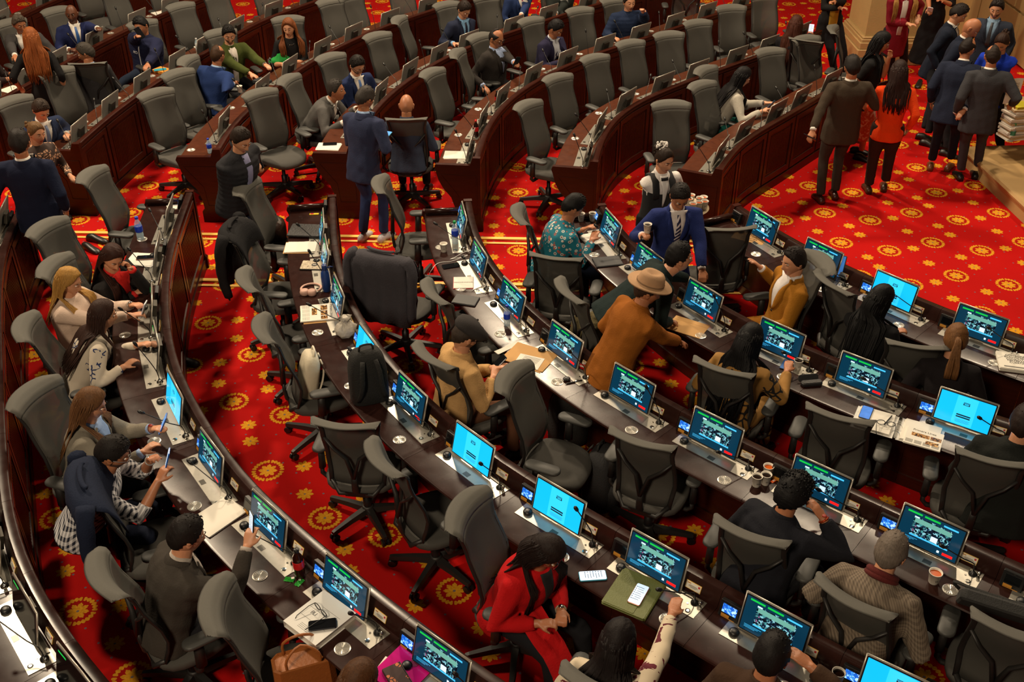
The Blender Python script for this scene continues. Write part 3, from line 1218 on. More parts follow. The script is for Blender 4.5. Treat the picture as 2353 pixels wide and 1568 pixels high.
# ------------------------------------------------------------------ people
def sm(x, a, b):
    t = np.clip((x - a) / (b - a), 0, 1)
    return t * t * (3 - 2 * t)


def head_surface(D):
    """D: n x 3 unit directions (x right, y face, z up) -> points on the skin of the head"""
    x, y, z = D[:, 0].copy(), D[:, 1].copy(), D[:, 2].copy()
    P = np.c_[x * .074, y * .096, z * .116]
    zz = P[:, 2]
    low = sm(-zz, .0, .115)
    P[:, 0] *= 1 - .34 * low
    front = sm(y, -.1, .6)
    P[:, 1] += front * low * .004
    P[:, 1] *= 1 - .30 * low * sm(-y, 0, .8)
    P[:, 1] -= sm(y, .3, 1) * .007 * (1 - low)           # flatter face
    X, Z = P[:, 0], P[:, 2]
    f = y > 0
    g = lambda cx, cz, sx, sz: np.exp(-((X - cx) / sx) ** 2 - ((Z - cz) / sz) ** 2) * f
    nose = np.exp(-(X / .0125) ** 2) * np.interp(Z, [-.050, -.040, -.030, .0, .022], [0, .017, .024, .011, 0]) * f
    P[:, 1] += nose
    P[:, 1] += .006 * g(.010, -.036, .008, .008) + .006 * g(-.010, -.036, .008, .008)
    P[:, 1] -= .011 * (g(.031, .010, .016, .013) + g(-.031, .010, .016, .013))
    P[:, 1] += .005 * (g(.026, .032, .022, .008) + g(-.026, .032, .022, .008))
    P[:, 1] += .005 * (g(.042, -.022, .018, .018) + g(-.042, -.022, .018, .018))
    P[:, 1] += .007 * g(0, -.062, .022, .010) - .006 * g(0, -.0635, .024, .0028)
    P[:, 1] += .010 * g(0, -.098, .022, .016)
    return P


def head_dirs(nl=44, nr=30, ph0=-PI / 2, ph1=PI / 2):
    th = np.linspace(0, 2 * PI, nl, endpoint=False)
    th = th - .55 * np.sin(th)                            # crowd meridians towards the face (theta = 0)
    ph = np.linspace(ph0 + .02, ph1 - .02, nr)
    T, Ph = np.meshgrid(th, ph)
    return np.c_[(np.sin(T) * np.cos(Ph)).ravel(), (np.cos(T) * np.cos(Ph)).ravel(), np.sin(Ph).ravel()], T.ravel()


def add_head(mb, M4, beard=False, brow=1.0):
    """materials: 0 skin 1 lips 2 eye white 3 iris/brow 4 beard"""
    nl, nr = 44, 30
    D, T = head_dirs(nl, nr)
    P = head_surface(D)
    fs, ms = [], []
    for i in range(nr - 1):
        for j in range(nl):
            a, b = i * nl + j, i * nl + (j + 1) % nl
            q = (a, b, b + nl, a + nl)
            c = P[list(q)].mean(0)
            mi = 0
            if c[1] > .05:
                if abs(c[0]) < .021 and -.070 < c[2] < -.056:
                    mi = 1
            if beard and c[1] > .0 and c[2] < -.035 and mi == 0 and not (abs(c[0]) < .016 and c[2] > -.050):
                mi = 4
            fs.append(q)
            ms.append(mi)
    fs.append(tuple(range(nl - 1, -1, -1)))
    fs.append(tuple((nr - 1) * nl + k for k in range(nl)))
    ms += [0, 0]
    old = mb.M
    mb.M = M4
    k = len(mb.v)
    mb.v += [tuple(M4 @ Vector(p)) for p in P]
    for f, m_ in zip(fs, ms):
        mb.f.append(tuple(i + k for i in f))
        mb.m.append(m_)
    for s_ in (-1, 1):
        mb.ball((s_ * .031, .0765, .010), (.0115, .0110, .0058), 10, 2)
        mb.ball((s_ * .031, .0832, .0075), (.0054, .0058, .0050), 8, 3)
        mb.tube([(s_ * .018, .0875, .012), (s_ * .031, .0880, .0155), (s_ * .044, .081, .012)], [.003, .0052, .0026], 5, 0)
        mb.tube([(s_ * .013, .0935, .026), (s_ * .028, .0935, .033), (s_ * .046, .081, .028)], [.0025, .0036 * brow, .0015], 5, 3)
        mb.ball((s_ * .074, -.004, -.004), (.008, .019, .031), 8, 0)
        mb.ball((s_ * .079, -.009, .006), (.007, .015, .018), 8, 0)
    mb.M = old


def hair_mask(style, th, z, y):
    """how thick the hair is in a direction; th: 0 at the face, pi at the nape"""
    a = np.abs((th + PI) % (2 * PI) - PI)
    lim = np.interp(a, [0, .55, .95, 1.25, 1.45, 1.75, 2.2, PI], [.070, .066, .045, .012, -.012, .008, -.055, -.078])
    if style in ('long', 'bun', 'pony', 'curly'):
        lim = np.interp(a, [0, .5, 1.0, 1.45, 1.9, PI], [.074, .066, .030, -.01, -.05, -.085])
    m = sm(z, lim - .006, lim + .012)
    if style == 'balding':
        m = m * (1 - sm(z, .052, .078) * sm(-a, -2.4, -1.9))
    if style == 'bald':
        m = m * 0
    return m


def add_hair(mb, M4, style, seed=1, thick=None, hat=False):
    if style == 'bald':
        return False
    nl, nr = 44, 34
    D, T = head_dirs(nl, nr, -PI / 2 * .62, PI / 2)
    P = head_surface(D)
    m = hair_mask(style, T, P[:, 2], P[:, 1])
    t = thick or {'short': .013, 'balding': .008, 'grey': .012, 'curly': .022, 'long': .016, 'bun': .010, 'pony': .012}.get(style, .013)
    rs = np.random.RandomState(seed)
    k = rs.rand(3, 3) * 2 - 1
    ripple = np.sin(D @ k[0] * 34) * .5 + np.sin(D @ k[1] * 21 + 2) * .5
    topb = sm(P[:, 2], .03, .10)
    off = (t * (1 + .5 * topb) + .0022 * ripple + (.006 * np.sin(D @ k[2] * 60) if style == 'curly' else 0)) * m - .008 * (1 - m)
    Q = P + D * off[:, None]
    old = mb.M
    mb.M = M4
    fs = []
    for i in range(nr - 1):
        for j in range(nl):
            a, b = i * nl + j, i * nl + (j + 1) % nl
            if max(m[a], m[b], m[a + nl], m[b + nl]) > .02:
                fs.append((a, b, b + nl, a + nl))
    fs.append(tuple((nr - 1) * nl + k_ for k_ in range(nl)))
    mb.add([Vector(p) for p in Q], fs)
    # tufts that give the hair its grain
    rnd = random.Random(seed)
    if style in ('short', 'grey', 'curly') and not hat:
        idx = [i for i in range(len(Q)) if m[i] > .9 and P[i, 2] > (.03 if style == 'curly' else .055) and (D[i, 1] < .62 or style == 'curly')]
        for _ in range(90 if style != 'curly' else 300):
            i = rnd.choice(idx)
            p = Vector(Q[i])
            d = Vector(D[i])
            if style == 'curly':
                mb.ball(p + d * .001 + Vector((rnd.uniform(-.005, .005), rnd.uniform(-.005, .005), 0)), .0075, 5)
            else:
                tdir = (Vector((rnd.uniform(-.5, .5), rnd.uniform(-.2, 1), .2)) - d * .4).normalized()
                mb.tube([p - d * .004, p + d * .003 + tdir * .008, p + d * .001 + tdir * .017], [.005, .004, .0008], 4)
    mb.M = old
    return True


def hand(mb, W, d, n, curl=.5, L=1.0, side_=1, point=False):
    """W wrist, d direction of the palm, n palm normal, side_: +1 right hand"""
    d = d.normalized()
    n = (n - d * n.dot(d)).normalized()
    s_ = d.cross(n) * side_
    rings = []
    for t, w, h in ((-.01, .024, .020), (.015, .029, .017), (.05, .038, .014), (.078, .040, .012), (.088, .036, .009)):
        c = W + d * t * L
        rings.append([c + s_ * (w * math.cos(a)) * L + n * (h * math.sin(a)) * L for a in [2 * PI * k / 10 for k in range(10)]])
    mb.rings(rings)
    for k, (off, ln) in enumerate(((.029, .070), (.010, .080), (-.010, .074), (-.028, .058))):
        p = W + d * .080 * L + s_ * off * L
        c = curl * (1 + .12 * k) if not (point and k == 0) else .08
        pts = [p - d * .02 * L]
        ang = c * .5
        pts.append(p.copy())
        q = p
        for fr in (.44, .31, .25):
            q = q + (d * math.cos(ang) + n * math.sin(ang)) * ln * fr * L
            pts.append(q)
            ang += c * .95
        mb.tube(pts, [.009 * L, .0092 * L, .0085 * L, .0078 * L, .006 * L], 6)
    p = W + d * .02 * L + s_ * .026 * L
    a1 = (d * .65 + s_ * .62 + n * .35).normalized()
    a2 = (d * .85 + s_ * .15 + n * (.35 + curl * .4)).normalized()
    mb.tube([p - a1 * .012, p + a1 * .028 * L, p + a1 * .028 * L + a2 * .028 * L, p + a1 * .028 * L + a2 * .050 * L], [.013 * L, .0115 * L, .0098 * L, .007 * L], 6)


SKIN = {'light': (200, 142, 108), 'mid': (172, 112, 78), 'tan': (150, 92, 60), 'dark': (96, 56, 36)}
PEOPLE = []


def skin_mats(tone, haircol):
    c = SKIN[tone]
    return [mat('skin_' + tone, c, .48, 0, .06, 14, .12, 120), mat('lips_' + tone, (int(c[0] * .86), int(c[1] * .58), int(c[2] * .58)), .4), mat('eye_white', (215, 208, 198), .2),
            mat('iris', (26, 18, 14), .25), mat('beard', tuple(int(a * .45 + b * .42) for a, b in zip(c, haircol)), .8, 0, .2, 300)]


class Person:
    pass


def solve(S, Tg, a, b, pole):
    v = Tg - S
    L = v.length
    if L > (a + b) * .995:
        Tg = S + v * ((a + b) * .995 / L)
        v = Tg - S
        L = v.length
    L = max(L, abs(a - b) + .03)
    u = v.normalized()
    x = (a * a - b * b + L * L) / (2 * L)
    h = math.sqrt(max(1e-6, a * a - x * x))
    w = (pole - u * pole.dot(u)).normalized()
    return S + u * x + w * h, Tg


def person(label, head, yaw, pose='sit', lean=8, side_=0, hyaw=0, hpitch=-15, hroll=0, s=1.0, fat=1.0, woman=False, skin='mid', hair=('short', (30, 22, 18)),
           top=('jacket', (30, 36, 58)), shirt=None, tie=None, bottom=('trousers', (28, 28, 32)), hands=(None, None), feet=None, shoes=(25, 20, 18), extra=(), hl=.22, voxel=None,
           beard=False, curl=(.55, .55), bare=None, cuffs=None, cat='person', seat_z=.0, knees=None):
    p = Person()
    p.__dict__.update(locals())
    f = Vector((0, 1, 0))
    lam, sl = R(lean), R(side_)
    u = Vector((math.sin(sl), math.sin(lam) * math.cos(sl), math.cos(lam) * math.cos(sl))).normalized()
    hipz = (.54 + seat_z if pose == 'sit' else .93) * (1 if pose == 'sit' else s)
    hip = Vector((0, 0, hipz))
    nb = hip + u * .50 * s
    hu = (u + Vector((0, 0, 1)) * .9).normalized()
    hc = nb + hu * .137 * s + Vector((0, 1, 0)) * .028
    hw = at(head[0], head[1], hc.z)
    Rz = Matrix.Rotation(R(yaw - 90), 3, 'Z')
    base = Vector((hw.x, hw.y, 0)) - Rz @ Vector((hc.x, hc.y, 0))
    root = thing('person', label, cat, base, R(yaw - 90))
    p.root = root
    inv = Rz.inverted()
    L = lambda w: inv @ (w - base)
    p.base, p.Rz, p.hip, p.u, p.nb, p.hc = base, Rz, hip, u, nb, hc
    right = Vector((math.cos(sl), 0, -math.sin(sl)))
    fw = u.cross(right) * -1
    if fw.y < 0:
        fw = -fw
    p.right, p.fw = right, fw
    if voxel is None:
        voxel = .0125 if hw.y < 8.5 else (.0155 if hw.y < 12 else .0205)
    sh = .172 * s * (0.90 if woman else 1.0) * (fat ** .3)
    # arms
    p.arms = []
    for k, sd in enumerate((-1, 1)):       # left, right
        S = hip + u * .425 * s + right * sd * sh
        h = hands[k]
        if h is None:
            tg = (Vector((sd * .13, .36, .655)) if pose == 'sit' else S + Vector((sd * .06, .05, -.49 * s)))
        elif len(h) == 3 and h[2] < 5:
            tg = L(at(*h))
        else:
            tg = Vector(h[:3])
        pole = Vector((sd * .55, -.35, -.8)) if h is not None or pose == 'sit' else Vector((sd * .3, -.8, 0))
        up = .275 * s
        E_, T_ = solve(S, tg, up, .31 * s, pole)
        if h is not None and (tg - S).length > .60 * s:
            print('REACH', label[:50], 'LR'[k], round((tg - S).length, 2), [round(v, 2) for v in (base + Rz @ S)])
        d = (T_ - E_).normalized()
        W = E_ + d * .245 * s
        p.arms.append((S, E_, W, d, sd))
    # legs
    p.legs = []
    fl_ = L(at(feet[0], feet[1], 0)) if feet else None
    for sd in (-1, 1):
        Hh = hip + Vector((sd * .09 * s, 0, -.01))
        if pose == 'sit':
            kx = sd * (.14 if not knees else knees)
            K = Vector((kx, .43 * s, .525))
            A = Vector((kx, .45 * s, .09))
        else:
            c = Vector((0, 0, 0)) if fl_ is None else Vector((fl_.x, fl_.y, 0))
            dd = Vector((c.x, c.y, 0))
            if dd.length > .45:
                c = dd.normalized() * .45
            A = Vector((c.x + sd * .10 * s, c.y + (.06 if sd > 0 else -.04), .085))
            K, A = solve(Hh, A, .44 * s, .43 * s, Vector((0, 1, 0)))
        p.legs.append((Hh, K, A, sd))
    fatw = fat

    def ell(c, rx, ry, n=14, sq=2.3):
        o = []
        for i in range(n):
            a = 2 * PI * i / n
            ca, sa = math.cos(a), math.sin(a)
            q = (abs(ca) ** sq + abs(sa) ** sq) ** (-1 / sq)
            o.append(c + right * rx * ca * q + fw * ry * sa * q)
        return o
    # ---- body (skin): trunk, neck, arms, hands as one remeshed surface
    mb = MB()
    mb.rings([ell(hip + u * t * s, rx * s, ry * s) for t, rx, ry in ((.0, .09, .07), (.2, .09, .07), (.38, .10, .07), (.45, .085, .062), (.49, .060, .058), (.54, .055, .057), (.585, .053, .060))] +
             [ell(hc - hu * .05 * s, .045 * s, .05 * s)])
    for k, (S, E_, W, d, sd) in enumerate(p.arms):
        thick = 1.0 if (bare and bare != 'none') else .82
        mb.tube([S - right * sd * .05, S, S.lerp(E_, .5), E_, E_.lerp(W, .35), W, W + d * .012], [.05 * thick * s, .048 * thick * s, .044 * thick * s, .037 * thick * s, .037 * thick * s, .026 * s, .024 * s], 10)
        n_ = Vector((0, 0, -1))
        if hands[k] is None and pose != 'sit':
            n_ = Vector((-sd, 0, 0))
        elif hands[k] is not None and len(hands[k]) > 3:
            n_ = Vector(hands[k][3:6])
        elif abs(d.z) > .8:
            n_ = Vector((-sd, -.3, 0))
        hand(mb, W, d, n_, curl[k], s * (.92 if woman else 1), -sd)
    if bottom[0] == 'skirt':
        for Hh, K, A, sd in p.legs:
            mb.tube([Hh.lerp(K, .2), K, K.lerp(A, .3), A, A - Vector((0, 0, .03))], [.07, .052, .050, .036, .034], 10)
    p.body = mb.build('body', [], root, True, fix=False)
    near = hw.y < 8.5
    r_ = p.body.modifiers.new('r', 'REMESH')
    r_.mode = 'VOXEL'
    r_.voxel_size = .0076 if near else .0108
    m_ = p.body.modifiers.new('s', 'SMOOTH')
    m_.factor = .5
    m_.iterations = 1
    # ---- top garment
    kind, tcol = top[0], top[1]
    p.tmat = top[2] if len(top) > 2 and top[2] is not None else mat('cloth_%d_%d_%d' % tuple(tcol), tcol, .92, 0, .10, 18, .25, 90, spec=.2)
    mb = MB()
    hem = {'jacket': -.20, 'coat': -.34, 'puffer': -.12, 'sweater': -.14, 'shirt': -.10, 'dress': -.30}[kind] if pose != 'sit' else {'jacket': -.07, 'coat': -.10, 'puffer': -.07, 'sweater': -.06, 'shirt': -.05, 'dress': -.08}[kind]
    slim = {'jacket': 1.0, 'coat': 1.04, 'puffer': 1.16, 'sweater': .98, 'shirt': .94, 'dress': .96}[kind] * fatw
    wm = .86 if woman else 1.0
    prof = [(hem, .190 if not woman else .20, .135), (-.02, .182 if not woman else .195, .130), (.10, .165 * (1 if not woman else .9), .118), (.20, .168, .118), (.30, .185, .128), (.38, .192, .124), (.435, .175, .105), (.470, .125, .080), (.488, .078, .060) if p.shirt and kind in ('jacket', 'coat') else (.505, .075, .068), (.494, .060, .050) if p.shirt and kind in ('jacket', 'coat') else (.52, .064, .062)]
    mb.rings([ell(hip + u * t * s, rx * s * slim * wm, ry * s * (slim ** .8)) for t, rx, ry in prof])
    rs_ = {'jacket': 1.08, 'coat': 1.15, 'puffer': 1.28, 'sweater': 1.05, 'shirt': .98, 'dress': .96}[kind] * (.90 if woman else 1)
    for S, E_, W, d, sd in p.arms:
        e = {'short': .55, 'elbow': .35, 'none': .02}.get(bare, None)
        if bare in ('short', 'none'):
            Q = S.lerp(E_, .75 if bare == 'short' else .12)
            mb.tube([S - right * sd * .06, S + Vector((0, 0, -.005)), Q], [.066 * s * rs_, .070 * s * rs_, .062 * s * rs_], 12)
        elif bare == 'elbow':
            Q = E_.lerp(W, .35)
            mb.tube([S - right * sd * .06, S, S.lerp(E_, .5), E_, Q], [.066 * s * rs_, .070 * s * rs_, .062 * s * rs_, .056 * s * rs_, .052 * s * rs_], 12)
        else:
            Q = E_.lerp(W, .93)
            mb.tube([S - right * sd * .06, S, S.lerp(E_, .5), E_ - d * .01, E_.lerp(W, .5), Q], [.066 * s * rs_, .072 * s * rs_, .062 * s * rs_, .056 * s * rs_, .048 * s * rs_, .040 * s * rs_], 12)
    if kind == 'dress' and pose != 'sit':
        c0 = hip + u * hem * s
        mb.rings([ell(c0 + Vector((0, 0, .05)), .18 * s, .14 * s), ell(Vector((c0.x, c0.y, c0.z * .6)), .21 * s, .17 * s), ell(Vector((c0.x * .8, c0.y * .8, .22)), .24 * s, .20 * s)])
    p.top_o = mb.build({'jacket': 'jacket', 'coat': 'coat', 'puffer': 'quilted_jacket', 'sweater': 'sweater', 'shirt': 'shirt', 'dress': 'dress'}[kind], [p.tmat], root, True, fix=False)
    r_ = p.top_o.modifiers.new('r', 'REMESH')
    r_.mode = 'VOXEL'
    r_.voxel_size = voxel
    m_ = p.top_o.modifiers.new('s', 'SMOOTH')
    m_.factor = .6
    m_.iterations = 4
    # ---- trousers / skirt
    bcol = bottom[1]
    bm_ = bottom[2] if len(bottom) > 2 else mat('trouser_%d_%d_%d' % tuple(bcol), bcol, .92, 0, .12, 16, .2, 100, spec=.2)
    p.bot_o = None
    if not (kind == 'dress' and pose != 'sit'):
        mb = MB()
        if bottom[0] == 'skirt' and pose != 'sit':
            c0 = hip
            K = (p.legs[0][2] + p.legs[1][2]) / 2
            mb.rings([ell(hip + u * .06, .15, .12), ell(hip - u * .08, .185, .14), ell(hip.lerp(K, .45), .20, .16), ell(hip.lerp(K, .80), .22, .19)])
        else:
            mb.rings([ell(hip + u * t * s, rx * s * fatw * wm, ry * s * fatw * .97) for t, rx, ry in ((-.10, .13, .11), (-.05, .165, .125), (.02, .160, .115), (.07, .14, .10))])
            wd = 1.06 if bottom[0] == 'wide' else .95
            for Hh, K, A, sd in p.legs:
                if pose == 'sit':
                    mb.tube([Hh + Vector((0, -.06, 0)), Hh + Vector((0, .06, 0)), Hh.lerp(K, .6), K + Vector((0, 0, -.005))], [.082 * fatw, .086 * fatw, .074 * wd, .064 * wd], 12)
                    mb.tube([K + Vector((0, -.01, 0)), K.lerp(A, .35), A], [.063 * wd, .058 * wd, .052 * wd], 12)
                else:
                    mb.tube([Hh + Vector((0, 0, .05)), Hh - Vector((0, 0, .06)), K, K.lerp(A, .35), A], [.09 * s * fatw, .092 * s * fatw, .067 * s * wd, .062 * s * wd, .056 * s * wd], 12)
        p.bot_o = mb.build({'skirt': 'skirt'}.get(bottom[0], 'trousers'), [bm_], root, True, fix=False)
        r_ = p.bot_o.modifiers.new('r', 'REMESH')
        r_.mode = 'VOXEL'
        r_.voxel_size = voxel * 1.35
        m_ = p.bot_o.modifiers.new('s', 'SMOOTH')
        m_.factor = .6
        m_.iterations = 4
    for Hh, K, A, sd in p.legs:
        mb = MB()
        dirf = Vector((sd * .12, 1, 0)).normalized()
        sdv = Vector((dirf.y, -dirf.x, 0))
        rings = []
        for t, w, h0 in ((-.085, .026, .05), (-.06, .037, .075), (.0, .036, .085), (.06, .042, .060), (.12, .045, .045), (.155, .036, .035), (.175, .018, .022)):
            c = Vector((A.x, A.y, 0)) + dirf * t
            rings.append([c - sdv * w + Vector((0, 0, .002)), c + sdv * w + Vector((0, 0, .002)), c + sdv * w + Vector((0, 0, h0 * .6)), c + sdv * w * .5 + Vector((0, 0, h0)), c - sdv * w * .5 + Vector((0, 0, h0)), c - sdv * w + Vector((0, 0, h0 * .6))])
        mb.rings(rings)
        mb.build('shoe', mat('shoe_%d' % shoes[0], shoes, .4), root, True)
    # ---- head frame
    Mh = Matrix.Translation(hc) @ Matrix.Rotation(R(hyaw), 4, 'Z') @ Matrix.Rotation(R(hpitch) - lam * .25, 4, 'X') @ Matrix.Rotation(R(hroll), 4, 'Y') @ Matrix.Scale(s * (.98 if woman else 1.03), 4)
    p.Mh = Mh
    p.mats = skin_mats(skin, hair[1])
    PEOPLE.append(p)
    p.near = near
    if pose == 'sit':
        bx = base + Rz @ Vector((0, .0, 0))
        p.seat = (bx.x, bx.y, yaw)
    return p


def hair_mat(c):
    key = ('hair', c)
    if key in MATS:
        return MATS[key]
    m = bpy.data.materials.new('hair')
    nt, N, L, b = nodes_of(m)
    tc = N.new('ShaderNodeTexCoord')
    mp = N.new('ShaderNodeMapping')
    mp.inputs['Scale'].default_value = (120, 120, 14)
    L.new(tc.outputs['Object'], mp.inputs[0])
    nz = N.new('ShaderNodeTexNoise')
    nz.inputs['Scale'].default_value = 1
    nz.inputs['Detail'].default_value = 4
    L.new(mp.outputs[0], nz.inputs['Vector'])
    q = lin(c)
    L.new(mixc(N, L, nz.outputs['Fac'], tuple(x * .30 for x in q), tuple(min(1, x * 1.15) for x in q)), b.inputs['Base Color'])
    b.inputs['Roughness'].default_value = .62
    b.inputs['Specular IOR Level'].default_value = .22
    bp = N.new('ShaderNodeBump')
    bp.inputs['Strength'].default_value = .5
    bp.inputs['Distance'].default_value = .004
    L.new(nz.outputs['Fac'], bp.inputs['Height'])
    L.new(bp.outputs[0], b.inputs['Normal'])
    MATS[key] = m
    return m


def bake(o, me=None):
    dg = bpy.context.evaluated_depsgraph_get()
    me = bpy.data.meshes.new_from_object(o.evaluated_get(dg))
    o.modifiers.clear()
    o.data = me
    return me


def fold(me, amp, seed, puffer=False, axis=Vector((0, 0, 1)), org=Vector()):
    n = len(me.vertices)
    co = np.empty(n * 3, 'f')
    me.vertices.foreach_get('co', co)
    co = co.reshape(-1, 3)
    no = np.empty(n * 3, 'f')
    me.vertices.foreach_get('normal', no)
    no = no.reshape(-1, 3)
    rs = np.random.RandomState(seed)
    d = np.zeros(n)
    for k in range(4):
        a = rs.randn(3)
        a /= np.linalg.norm(a)
        b = rs.randn(3)
        d += np.sin(co @ a * (26 + 14 * k) + 2.2 * np.sin(co @ b * 9 + k) + k) / (1 + .5 * k)
    d = d * .5
    d = np.sign(d) * np.abs(d) ** 1.2
    if puffer:
        t = (co - np.array(org)) @ np.array(axis)
        d = d * .3 + 2.0 * (np.abs(np.sin(t * 62)) ** .5 - .5)
    co = co + no * (d * amp)[:, None]
    me.vertices.foreach_set('co', co.astype('f').ravel())
    me.update()


def finish_people():
    bpy.context.view_layer.update()
    for i, p in enumerate(PEOPLE):
        for o, mt in ((p.top_o, p.tmat), (p.bot_o, None)):
            if o is None:
                continue
            m0 = list(o.data.materials)
            me = bake(o)
            me.materials.clear()
            for m_ in m0:
                me.materials.append(m_)
            fold(me, .0042 if o is p.top_o else .003, i * 7 + 1, puffer=(o is p.top_o and p.top[0] == 'puffer'), axis=p.u, org=p.hip)
            me.polygons.foreach_set('use_smooth', [True] * len(me.polygons))
            me.name = o.name
        me = bake(p.body)
        # merge the modelled head into the body's one mesh
        n = len(me.vertices)
        co = np.empty(n * 3, 'f')
        me.vertices.foreach_get('co', co)
        co = co.reshape(-1, 3)
        mb = MB()
        mb.v = [tuple(c) for c in co.tolist()]
        mb.f = [tuple(q.vertices) for q in me.polygons]
        mb.m = [0] * len(mb.f)
        add_head(mb, p.Mh, beard=p.beard)
        p.body.data = mb.mesh('body', p.mats, True, fix=False)
        bpy.data.meshes.remove(me)
        details(p, i)


def details(p, i):
    root, hip, u, right, fw, s = p.root, p.hip, p.u, p.right, p.fw, p.s
    hcol = p.hair[1]
    hm = hair_mat(tuple(hcol))
    style = p.hair[0]
    mb = MB()
    if add_hair(mb, p.Mh, style, i + 3, hat=any(e[0] in ('fedora', 'flatcap') for e in p.extra)):
        rnd = random.Random(i)
        if style == 'long' or style == 'pony':
            N = 150 if p.near else 100
            for k in range(N):
                if style == 'long':
                    a = rnd.uniform(.42 * PI, 1.58 * PI)
                    el = rnd.uniform(-.1, 1.15)
                    d = Vector((math.sin(a) * math.cos(el), math.cos(a) * math.cos(el), math.sin(el)))
                    q = head_surface(np.array([tuple(d)]))[0]
                    p0 = Vector(q) + d * .014
                    out = Vector((d.x, min(d.y, .15), 0))
                    if out.length < .2:
                        out = Vector((rnd.uniform(-1, 1), -.8, 0))
                    out.normalize()
                    p1 = Vector((out.x * .090, out.y * .105 - .005, -.005))
                    p2 = Vector((out.x * .098, out.y * .098 - .012, -.105))
                    W0, W1, W2 = p.Mh @ p0, p.Mh @ p1, p.Mh @ p2
                    ln = p.hl * rnd.uniform(.75, 1.08)
                    sx = out.x * (.085 + .07 * rnd.random())
                    if out.y > -.25 and abs(out.x) > .6:     # locks in front of the shoulder
                        b0 = hip + u * (.46 * s) + right * sx * 1.05 + fw * .115
                        b1 = hip + u * (.50 * s - ln) + right * sx * 1.0 + fw * .15
                    else:
                        b0 = hip + u * (.47 * s) + right * sx - fw * (.105 if abs(sx) < .1 else .08)
                        b1 = hip + u * (.50 * s - ln) + right * sx * .95 - fw * .150
                    m_ = b0.lerp(b1, .5) + right * rnd.uniform(-.012, .012)
                    C = catmull([W0, W1, W2, b0, m_, b1], .075)
                    n_ = len(C)
                    mb.tube(C, [.011 * (1 - .75 * (j / (n_ - 1)) ** 3) for j in range(n_)], 4, flat=.5)
                else:
                    base_ = p.Mh @ Vector((rnd.uniform(-.012, .012), -.115, .035 + rnd.uniform(-.012, .012)))
                    e = p.Mh @ Vector((rnd.uniform(-.04, .04), -.165 + rnd.uniform(-.015, .015), -.10 - p.hl * .3))
                    e2 = e + Vector((0, -.01, -p.hl * .5))
                    if k < 60:
                        mb.tube(catmull([base_, p.Mh @ Vector((rnd.uniform(-.02, .02), -.155, 0)), e, e2], .05), .008, 4)
        if style == 'bun':
            q = p.Mh @ Vector((0, -.105, .045))
            for k in range(26):
                a = rnd.uniform(0, 2 * PI)
                b = rnd.uniform(-1, 1)
                mb.ball(q + Vector((math.cos(a) * .032, math.sin(a) * .028, b * .030)), .017, 6)
        hobj = mb.build('hair', hm, root, True, fix=False)
    # shirt opening, tie, lapels laid on the jacket front
    me = p.top_o.data
    bvh = None

    def surf():
        nonlocal bvh
        if bvh is None:
            bvh = BVHTree.FromPolygons([v.co.copy() for v in me.vertices], [tuple(q.vertices) for q in me.polygons])
        return bvh

    def patch(name, m_, rows, off=.004, back=False, n=4):
        """rows: (t along spine, x left, x right)"""
        sg = -1 if back else 1
        pts = []
        for t, x0, x1 in rows:
            r_ = []
            for k in range(n + 1):
                x = x0 + (x1 - x0) * k / n
                o_ = hip + u * t * s + right * x * s
                hit = surf().ray_cast(o_ + fw * sg * .26, fw * -sg)[0]
                if hit is None:
                    hit = o_ + fw * sg * .06
                if (hit - o_).dot(fw * sg) > .19:
                    hit = o_ + fw * sg * .12
                r_.append(hit + fw * sg * off)
            pts.append(r_)
        mb = MB()
        vs = [q for r_ in pts for q in r_]
        inner = [q - fw * sg * .012 for q in vs]
        w = n + 1
        fs = []
        K = len(vs)
        nr_ = len(pts)
        for j in range(nr_ - 1):
            for k in range(n):
                a = j * w + k
                fs.append((a, a + 1, a + 1 + w, a + w))
            for k in (0, n):
                a = j * w + k
                fs.append((a, a + w, K + a + w, K + a))
        for k in range(n):
            for j in (0, nr_ - 1):
                a = j * w + k
                fs.append((a, a + 1, K + a + 1, K + a))
        mb.add(vs + inner, fs)
        return mb.build(name, m_, root, True)
    ts = np.linspace(.20, .515, 9)
    if p.shirt:
        sm_ = mat('shirt_%d_%d_%d' % tuple(p.shirt), p.shirt, .8, 0, .04, 20, .15, 80)
        wide = .075
        if p.top[0] in ('jacket', 'coat'):
            hw_ = lambda t: .004 + wide * ((t - .20) / .315) ** .8
            patch('shirt_front', sm_, [(t, -hw_(t), hw_(t)) for t in ts], .008)
            lm = p.tmat
            for sd in (-1, 1):
                patch('lapel', lm, [(t, sd * (hw_(t) - .004), sd * (hw_(t) + .010 + .042 * math.sin(PI * min(1, (t - .19) / .28)))) for t in ts], .013, n=2)
            if p.pose != 'sit' or p.lean < 25:
                patch('jacket_button', mat('button', (20, 18, 18), .4), [(.175, -.008, .008), (.19, -.008, .008)], .008, n=1)
        mb = MB()
        c0 = hip + u * .485 * s
        prof = [(.066, .0), (.068, .02), (.058, .048), (.054, .046), (.060, .0)]
        rings = []
        for r_, z in prof:
            rings.append([c0 + u * z + (right * math.cos(2 * PI * k / 16) + fw * math.sin(2 * PI * k / 16) * 1.02) * r_ * s - fw * .002 - u * .018 * max(0, math.sin(2 * PI * k / 16)) for k in range(16)])
        mb.rings(rings, cap=False)
        mb.build('collar', sm_, root, True)
        for S, E_, W, d, sd in p.arms:
            if p.bare is None:
                mb = MB()
                mb.tube([E_.lerp(W, .88), E_.lerp(W, 1.0)], [.036 * s, .035 * s], 12)
                mb.build('shirt_cuff', sm_, root, True)
    elif p.top[0] in ('jacket', 'coat', 'puffer'):
        mb = MB()
        c0 = hip + u * .495 * s
        rings = []
